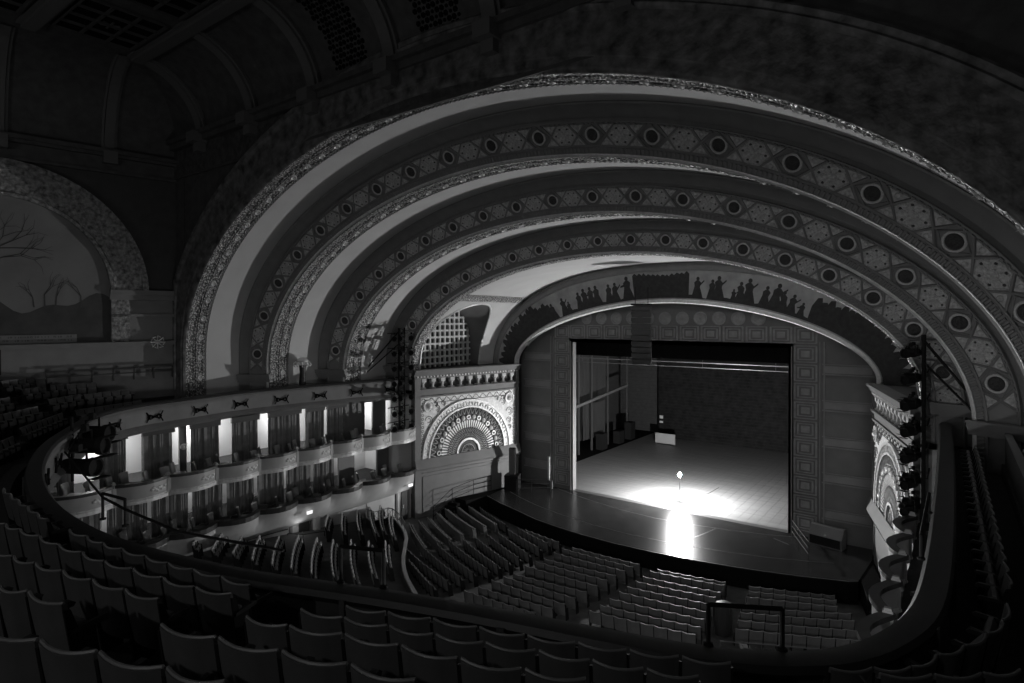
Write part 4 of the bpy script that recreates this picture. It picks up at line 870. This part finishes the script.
def balcony():
    bal = mat('balcony_fascia_paint', .2, .6, v2=.16, scale=1.5)
    prof = [(-.02, 8.3), (-.06, 8.2), (0, 8.1), (.02, 7.95), (.06, 7.4), (-.04, 7.3), (-.1, 7.2), (.05, 7.1), (.1, 7.02)]
    root = struct('wall_balcony_front', MB().grid([offp(d, z) for d, z in prof]), bal, label='curved front of the balcony with dark scroll stencils', smooth=True)
    struct('parapet_cap', MB().grid([offp(d, z) for d, z in ((-.03, 8.28), (-.08, 8.34), (-.02, 8.42), (.14, 8.45), (.3, 8.42), (.34, 8.34), (.3, 8.26))]), wood_m, parent=root, smooth=True)
    struct('parapet_back', MB().grid([offp(.28, 8.3), offp(.28, 7.5)]), dark, parent=root)
    struct('panel_posts', (lambda m: [m.box(tuple(offp(.3, 7.95)[i]), (.12, .12, .8)) for i in range(20, len(PAR), 7)] and m)(MB()), dark, parent=root)
    L = arclen([V(*q) for q in PAR]); P = [V(*q) for q in PAR]; d = 1.2; tot = L[-1]
    pts = []
    while d < tot:
        i, t = at_len(P, L, d); q = P[i].lerp(P[i+1], t); n = outn(i); tt = V(-n.y, n.x, 0)
        m = MB()
        for sg in (-1, 1):
            c = [q-n*.04+tt*u+V(0, 0, -.72+w_) for u, w_ in ((-.4*sg, -.24), (-.2*sg, .1), (0, 0), (.2*sg, -.1), (.4*sg, .24))]; m.tube(c, .035, 4)
            c = [q-n*.04+tt*(sg*(.22+.1*math.cos(a)))+V(0, 0, -.72+.1*math.sin(a)) for a in [2*pi*k/8 for k in range(8)]]; m.tube(c, .03, 4, closed=True)
        m.lathe([(.1, -.02), (.001, .03)], tuple(q-n*.03+V(0, 0, -.72)), 8)
        struct('scroll_ornament', m, blackm, parent=root); d += 2.35
    # stepped floor and underside
    rise = lambda q: 0.0
    def zb(q):     # tread of the first row: higher behind the centre than at the sides
        k = min(1.0, max(0.0, (-q[1]-28.5)/4.0)); return 7.6+.42*k
    rows = [offp(.25, 7.5), offp(.62, 7.5)]
    for j in range(11):
        f = lambda q, j=j: zb(q)+.34*j; rows += [offp(.62+.88*j, f), offp(.62+.88*(j+1), f)]
    # side galleries are too narrow for more than two rows
    def clip(q):
        lim = 19.4 if q.y < -22.3 else 18.3; return V(max(-lim, min(lim, q.x)), max(q.y, -45), q.z)
    rows = [[clip(q) for q in r] for r in rows]
    struct('floor_balcony', MB().grid(rows), carpet, label='stepped dark floor of the balcony')
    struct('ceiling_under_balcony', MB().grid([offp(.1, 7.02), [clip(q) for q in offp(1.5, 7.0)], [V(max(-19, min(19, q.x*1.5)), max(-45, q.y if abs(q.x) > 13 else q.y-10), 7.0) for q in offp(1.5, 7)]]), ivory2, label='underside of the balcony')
balcony()
seatb = None
def make_seat(name, back, rimm, detail=True):
    t = thing(name, 'theatre seat', 'chair')
    rows = []; K = 6
    prof = [(.28, .10), (.5, .055), (.7, .02), (.815, 0.0)]
    for z, y in prof: rows.append([V(x*.475, y-.045*(1-x*x), z+(.022*x*x if z > .8 else 0)) for x in [-1+2*i/K for i in range(K+1)]])
    b = MB().grid(rows); fr = [[q+V(0, .045, 0) for q in r] for r in rows]; b.grid(fr); b.grid([rows[-1], fr[-1]]); b.grid([[r[0] for r in rows], [r[0] for r in fr]]); b.grid([[r[-1] for r in rows], [r[-1] for r in fr]])
    build('backrest', b, back, t, True)
    if detail: build('backrest_rim', MB().tube([q+V(0, .02, .008) for q in rows[-1]], .014, 6), rimm, t, True)
    cs = MB().grid([[V(x*.42, y, z) for x in (-1, -.5, 0, .5, 1)] for y, z in ((.12, .4), (.16, .34), (.24, .38), (.25, .5), (.21, .62), (.16, .62), (.12, .55), (.12, .4))])
    cs.grid([[V(-.42, y, z) for y, z in ((.12, .4), (.26, .4))], [V(-.42, y, z) for y, z in ((.16, .62), (.21, .62))]]); cs.grid([[V(.42, y, z) for y, z in ((.12, .4), (.26, .4))], [V(.42, y, z) for y, z in ((.16, .62), (.21, .62))]])
    build('seat_cushion', cs, cloth_m, t, True)
    for s in (-1, 1):
        st = MB().add([V(s*.5+dx, y, z) for dx in (-.018, .018) for y, z in ((.06, .78), (.0, .8), (.12, 0), (.34, 0), (.26, .56), (.12, .6))], [tuple(range(6)), tuple(range(6, 12)), (0, 1, 7, 6), (1, 2, 8, 7), (2, 3, 9, 8), (3, 4, 10, 9), (4, 5, 11, 10), (5, 0, 6, 11)])
        o = build('standard', st, black, t)
        if detail: build('armrest', MB().add([V(s*.5+dx, y, z) for dx in (-.03, .03) for y, z in ((.06, .56), (.06, .6), (.36, .62), (.4, .59), (.38, .56))], [tuple(range(5)), tuple(range(5, 10)), (0, 1, 6, 5), (1, 2, 7, 6), (2, 3, 8, 7), (3, 4, 9, 8), (4, 0, 5, 9)]), wood_m, o)
    return t
def place_seat(src, a, b, toward, label, group, ztop=None, first=[]):
    a = V(*a); b = V(*b); mid = (a+b)/2; e = (b-a); e.z = 0; w_ = e.length; rz = math.atan2(e.y, e.x); f = V(-math.sin(rz), math.cos(rz), 0)
    if f.dot(toward-mid) < 0: rz += pi
    loc = (mid.x, mid.y, (mid.z if ztop is None else ztop)-.85)
    if src not in first:
        first.append(src); src.location = loc; src.rotation_euler = (0, 0, rz); src.scale = (w_*.98, 1, 1); src['label'] = label; src['group'] = group; return src
    return dup(src, loc, rz, (w_*.98, 1, 1), label, group)
bseat = make_seat('balcony_chair', seat_back_m, rim_m)
RN = {'A': 'front', 'B': 'second', 'C': 'third', 'D': 'fourth', 'E': 'fifth'}
BN = {'A': ['far side gallery', 'far curve', 'far bend', 'rear far corner', 'centre left of the short gap', 'centre under the camera', 'near corner'], 'B': ['far side gallery', 'far curve', 'far bend', 'centre left of the aisle', 'centre under the camera', 'near corner'],
      'C': ['far side gallery', 'far curve', 'far bend', 'centre left of the aisle', 'centre under the camera'], 'D': ['far side gallery', 'far curve', 'centre left of the aisle', 'centre under the camera'], 'E': ['centre under the camera']}
def od(i): return ORD[i] if i < 16 else str(i+1)+'th'
for rn, blocks in BALCONY.items():
    for bi, P in enumerate(blocks):
        for i in range(len(P)-1):
            tw = V(0, -12, 0) if P[i][0] < 0 else V(2, -12, 0)
            if rn in 'AB' and P[0][0] > 13.9 : tw = V(4, -18, 0)
            place_seat(bseat, P[i], P[i+1], tw, 'balcony seat, %s row, %s of the %s block' % (RN[rn], od(i), BN[rn][bi]), 'balcony seats, %s row' % RN[rn])
# single file of seats down the near side gallery, with the barrier behind them
for i in range(22):
    y0 = -25.9+.56*i; a = (15.72-.012*i, y0, 8.42); b = (15.72-.012*(i+1), y0+.54, 8.42)
    place_seat(bseat, a, b, V(0, y0+6, 0), 'side gallery seat with armrests, %s from the near corner' % od(i), 'side gallery seats')
def barrier():
    m = MB().strip([(16.35, -26.6, 7.5), (16.3, -20, 7.5), (16.2, -12, 7.5)], .1, 1.35); o = struct('wall_gallery_barrier', m, dark, label='low barrier wall behind the near side gallery seats')
    struct('cap_rail', MB().strip([(16.35, -26.6, 8.85), (16.3, -20, 8.85), (16.2, -12, 8.85)], .16, .07), rim_m, parent=o)
barrier()
def guard(a, b, label, top=.52, ext=None):
    t = thing('guard_rail', label, 'railing', a, 0, 'guard rails on the balcony parapet'); A = V(0, 0, 0); B = V(*b)-V(*a)
    for q in (A, B): build('post', MB().tube([q, q+V(0, 0, top)], .028, 8), black, t); build('post_foot', MB().lathe([(.06, 0), (.06, .03), (.03, .04)], tuple(q), 8), black, t)
    build('rail', MB().tube([A+V(0, 0, top), B+V(0, 0, top)], .03, 8), black, t)
    if ext: build('sloping_rail', MB().tube([V(*q)-V(*a) for q in ext], .025, 6), black, t)
guard((1.52, -32.72, 8.42), (2.31, -32.62, 8.42), 'black guard rail with a long sloping tail at the far bend of the parapet', .52, [(-2.6, -32.1, 9.1), (1.52, -32.72, 8.86), (2.31, -32.62, 8.75), (4.2, -32.5, 8.68), (6.6, -32.0, 8.75)])
guard((7.65, -31.72, 8.42), (8.3, -31.45, 8.42), 'black guard rail on the parapet above the raised parterre', .55)
guard((12.67, -30.16, 8.42), (13.42, -29.75, 8.42), 'black guard rail on the parapet before the right orchestra block', .5)
guard((14.6, -25.5, 8.42), (14.6, -22.6, 8.42), 'black guard rail on the near side gallery parapet', .4)
# torchere on the far gallery
def torchere():
    t = thing('torchere', 'carved standing lamp with a white leafy head on the far gallery', 'lamp', (-16.3, -16.1, 7.85))
    build('base', MB().lathe([(.001, -.23), (.3, -.23), (.3, .1), (.2, .2), (.16, .3)], n=12), wood_m, t, True); build('shaft', MB().lathe([(.17, .28), (.2, .7), (.16, 1.3), (.2, 1.72)], n=12), wood_m, t, True)
    m = MB().lathe([(.12, 1.7), (.3, 1.85), (.34, 2.0), (.2, 2.15), (.001, 2.2)], n=12)
    for k in range(10):
        a = 2*pi*k/10; c, s_ = math.cos(a), math.sin(a); m.tube([(.15*c, .15*s_, 1.75), (.42*c, .42*s_, 1.9), (.5*c, .5*s_, 1.75), (.42*c, .42*s_, 1.66)], .055, 5)
    build('leafy_head', m, mat('white_plaster', .95, .5), t, True)
torchere()
# lighting towers
def spot_src():
    t = thing('stage_spotlight', 'spotlight', 'spotlight')
    build('body', MB().lathe([(.001, -.32), (.1, -.32), (.13, -.2), (.13, .22), (.16, .24), (.16, .36), (.13, .36), (.12, .3), (.001, .3)], n=14, M=Matrix.Rotation(pi/2, 4, 'X')), black, t, True)
    build('yoke', MB().tube([(-.17, 0, 0), (-.17, 0, .26), (.17, 0, .26), (.17, 0, 0)], .02, 5), black, t); build('clamp', MB().box((0, 0, .32), (.08, .1, .12)), black, t)
    [build('barn_door', MB().box((0, -.42, z), (.3, .14, .01)), black, t) for z in (.17, -.17)]
    return t
spot = spot_src(); sfirst = [True]
def put_spot(loc, rz, sc, label, group):
    if sfirst[0]: sfirst[0] = False; spot.location = loc; spot.rotation_euler = (0, 0, rz); spot.scale = (sc, sc, sc); spot['label'] = label; spot['group'] = group; return
    dup(spot, loc, rz, (sc, sc, sc), label, group)
for s in (-1, 1):
    x, y = s*13.98, -10.55
    side = 'far' if s < 0 else 'near'
    t = thing('lighting_tower', 'tall black pole of stage lights at the %s end of the boxes' % side, 'tower', (x, y, 5.32))
    build('pole', MB().tube([(0, 0, 0), (0, 0, 6.4)], .08, 8), black, t); build('pole', MB().tube([(s*.0, .45, 0), (0, .45, 6.4)], .05, 8), black, t)
    lt = MB()
    for i in range(16): lt.tube([(0, 0, .4*i), (0, .45, .4*i+.2)], .02, 4).tube([(0, .45, .4*i+.2), (0, 0, .4*i+.4)], .02, 4)
    build('lacing', lt, black, t)
    for i in range(7): build('cross_arm', MB().tube([(-.15*s*-1, -.85, .35+.95*i), (-.15*s*-1, .95, .35+.95*i)], .03, 6), black, t)
    build('brace', MB().tube([(0, 0, 6.2), (s*2.4, -1.5, 3.0)], .05, 6), black, t); build('brace', MB().tube([(0, 0, 5.4), (s*2.4, -1.7, 2.8)], .04, 6), black, t)
    n = 0
    for i in range(7):
        for j, dy in enumerate((-.75, -.1, .75)):
            n += 1; put_spot((x-s*.35, y+dy, 5.32+.03+.95*i), -s*(pi/2-.0)+.9*s+.2*math.sin(n*2.1), 1.0, 'black stage spotlight %s up the %s tower, %s of three on its arm' % (ORD[i], side, ('audience-side', 'middle', 'stage-side')[j]), 'spotlights on the %s lighting tower' % side)
for i, (q, r_) in enumerate((((-9.9, -29.3, 7.85), -.9), ((-9.0, -29.8, 7.35), -1.1), ((-11.6, -28.5, 8.0), -1.0))):
    put_spot(q, r_+pi, 2.0, ('upper of the two long black spotlights jutting from the far bend of the parapet', 'lower of the two long black spotlights jutting from the far bend of the parapet', 'black spotlight farther along the parapet bend')[i], 'spotlights on the parapet')
t = thing('spotlight_pole', 'short black pole with hooks carrying spotlights on the far bend of the parapet', 'pole', (-10.2, -29.6, 6.6))
build('pole', MB().tube([(0, 0, 0), (0, 0, 2.3)], .05, 8), black, t); build('cross_arm', MB().tube([(-1.3, .9, 1.9), (1.3, -.5, 1.4)], .035, 6), black, t)
# fill lamps added under the balcony edge to brighten the arch faces
for i, x in enumerate((4.0, 11.5)):
    y = (-31.8, -29.6)[i]
    t = thing('edge_fill_light', ('middle', 'near')[i]+' added fill lamp under the front edge of the balcony', 'lamp', (x, y, 6.98))
    build('stem', MB().tube([(0, 0, 0), (0, 0, -.25)], .02, 6), black, t); build('arm', MB().tube([(0, 0, 0), (0, -.7, .12)], .025, 6), black, t); build('housing', MB().lathe([(.12, -.25), (.22, -.42), (.2, -.42)], n=12), black, t, True)
    lamp('edge_fill_light_lamp', (x, y, 6.45), P_FILL_EDGE*(.35, 1)[i], .12)
for i, (x, z) in enumerate(((-9.0, 15.5), (9.0, 15.5))):  # unseen fill lamps added behind the camera to lift the near seats
    t = thing('rear_fill_lamp', ('far', 'near')[i]+' added fill lamp on the rear wall of the balcony', 'lamp', (x, -45.6, z))
    build('bracket', MB().tube([(0, -.2, 0), (0, .3, 0), (0, .35, .15)], .03, 6), black, t); build('globe_holder', MB().lathe([(.02, .15), (.14, .2), (.16, .26)], (0, .35, 0), 12), gilt_s, t, True)
    lamp('rear_fill_lamp_light', (x, -45.25, z+.5), P_FILL_REAR, .15)
# ---------------------------------------------------------------- main floor
def zf(y): return -.1-.07*(y+9.2)-.85
def zp(y): return .75-.12*(y+12)-.85
def main_floor():
    struct('floor_orchestra', MB().add([V(-17.5, -4.5, zf(-6)), V(17.5, -4.5, zf(-6)), V(17.5, -45, zf(-45)), V(-17.5, -45, zf(-45))], [(0, 1, 2, 3)]), mat('orchestra_carpet', .1, .9, v2=.07, scale=3), label='sloping carpeted orchestra floor')
    R = [(-15.3, -12.3, 0)]+[q for q in PRAIL]; R = smooth([tuple(q) for q in R], 1)
    A = [V(q[0], q[1], zp(q[1])) for q in R]; B = [V(-16.5, a.y if False else -12.3-26*i/(len(A)-1), zp(-12.3-26*i/(len(A)-1))) for i, a in enumerate(A)]
    o = struct('floor_parterre', MB().grid([A, B]), mat('orchestra_carpet', .1), label='raised parterre floor behind a curved barrier')
    tail = [(-1.0, -21.2), (1.5, -22.3)]
    A2 = A+[V(x, y, zp(y)) for x, y in tail]
    w_ = MB().grid([[V(a.x, a.y, zf(a.y)-.1) for a in A2], [a+V(0, 0, .42) for a in A2], [a+V(-.1, -.06, .42) for a in A2], [a+V(-.1, -.06, 0) for a in A2]])
    b = struct('wall_parterre', w_, mat('dark_panelled_barrier', .07, .4), label='dark curved barrier of the raised parterre')
    struct('barrier_cap', MB().strip([tuple(a+V(0, 0, .42)) for a in A2], .16, .05), mat('pale_rail', .45, .35), parent=b)
    t = thing('parterre_railing', 'thin metal railing along the curved parterre barrier', 'railing', (A[0].x, A[0].y, A[0].z+.45)); o0 = A[0]+V(0, 0, .45)
    build('rail', MB().tube([a+V(0, 0, .95)-o0 for a in A[:11]], .03, 6), steel, t)
    g = MB()
    for i in range(10):
        a, b_ = A[i]+V(0, 0, .45)-o0, A[i+1]+V(0, 0, .45)-o0
        g.tube([a, b_+V(0, 0, .5)], .012, 4).tube([a+V(0, 0, .5), b_], .012, 4)
        build('post', MB().tube([a, a+V(0, 0, .5)], .022, 5), steel, t)
    build('scrollwork', g, steel, t)
    railing('parterre_stair_rail', 'black stair railing before the lit doorway of the parterre', [(-13.9, -18.7, -.1), (-13.1, -18.3, -.1), (-12.6, -17.3, -.1)], .9)
    wr = railing('wheelchair_rail', 'pale curved railing behind the right orchestra block', [(7.9, -14.7, zf(-14)), (9.2, -14.0, zf(-14)), (10.9, -13.0, zf(-13)), (12.9, -11.9, zf(-12)), (13.1, -9.9, zf(-10))], .85, rails=(1.0, .5), m=steel)
    m = MB()
    for i in range(32): m.box((9.0+i*.12-7.9, -14.1+i*.068+14.7, .35), (.02, .02, .7))
    build('slatted_screen', m, steel, wr)
    tag(build('sound_drape', MB().lathe([(.75, 0), (.8, .6), (.72, 1.25), (.001, 1.3)], (7.25, -12.3, zf(-12.3)), 14, sx=.45, sy=.6), mat('grey_cover', .05, .4)), 'rounded dark covered equipment at the aisle end of the right orchestra block', 'cover')
main_floor()
oseat = make_seat('orchestra_chair', mat('orchestra_seat_back', .2, .5, v2=.16, scale=3), rim_m, False)
pseat = make_seat('parterre_chair', mat('parterre_seat_back', .36, .5, v2=.3, scale=3), rim_m, False)
ON = {'C3': 'right-centre', 'C2': 'centre', 'LC': 'left-centre', 'FL': 'far front-left', 'RB': 'right'}
PN = {'PU': 'upper', 'PL': 'lower'}
stuffmb = MB(); cnt = 0
def seat_solid(mb, a, b):
    a = V(*a); b = V(*b); mid = (a+b)/2; e = b-a; e.z = 0; w_ = e.length; e.normalize(); f = V(-e.y, e.x, 0)
    if f.dot(V(0, 0, 0)-mid) < 0: f = -f
    Z = mid.z-.85; X = lambda x, y, z: V(mid.x, mid.y, Z)+e*x+f*y+V(0, 0, z)
    for (x0, x1, yb, yt, z0, z1, th) in ((-w_*.47, w_*.47, .1, 0, .28, .84, .05), (-w_*.42, w_*.42, .14, .16, .38, .74, .1)):
        mb.add([X(x0, yb, z0), X(x1, yb, z0), X(x1, yt, z1), X(x0, yt, z1), X(x0, yb+th, z0), X(x1, yb+th, z0), X(x1, yt+th, z1), X(x0, yt+th, z1)], [(0, 1, 2, 3), (4, 5, 6, 7), (0, 1, 5, 4), (1, 2, 6, 5), (2, 3, 7, 6), (3, 0, 4, 7)])
    for s in (-1, 1):
        for (p0, p1) in (((.1, 0), (.32, .56)),): mb.add([X(s*w_*.5+d, y, z) for d in (-.02, .02) for y, z in ((.12, 0), (.0, .8), (.26, .58), (.34, 0))], [(0, 1, 2, 3), (4, 5, 6, 7), (0, 1, 5, 4), (1, 2, 6, 5), (2, 3, 7, 6), (3, 0, 4, 7)])
for bn, rows in ORCH.items():
    for ri, (A, B, n) in enumerate(rows):
        A = V(*A); B = V(*B); d = (B-A); nn = V(-d.y, d.x, 0).normalized(); sag = .012*n*n*.08
        tgt = V(0, 2, 0)
        if nn.dot(tgt-A) > 0: nn = -nn
        pts = [A.lerp(B, i/n)+nn*sag*(4*(i/n)*(1-i/n)) for i in range(n+1)]
        for i in range(n):
            a, b = pts[i], pts[i+1]
            if (a.x+b.x)/2 < -13.5: continue
            if bn in ON:
                if bn == 'FL' and ri > 0 : seat_solid(stuffmb, a, b); continue
                cnt += 1; place_seat(oseat, a, b, tgt, 'orchestra seat, %s of row %s in the %s block' % (od(i), od(ri), ON[bn]), 'orchestra seats, %s block' % ON[bn])
            else: place_seat(pseat, a, b, V(0, -2, 0), 'parterre seat, %s of row %s in the %s raised block' % (od(i), od(ri), PN[bn]), 'parterre seats, %s block' % PN[bn])
tag(build('orchestra_seating', stuffmb, MATS['orchestra_seat_back']), 'small distant orchestra seats filling the far front corner by the fan wall', 'seating', None, 'stuff')
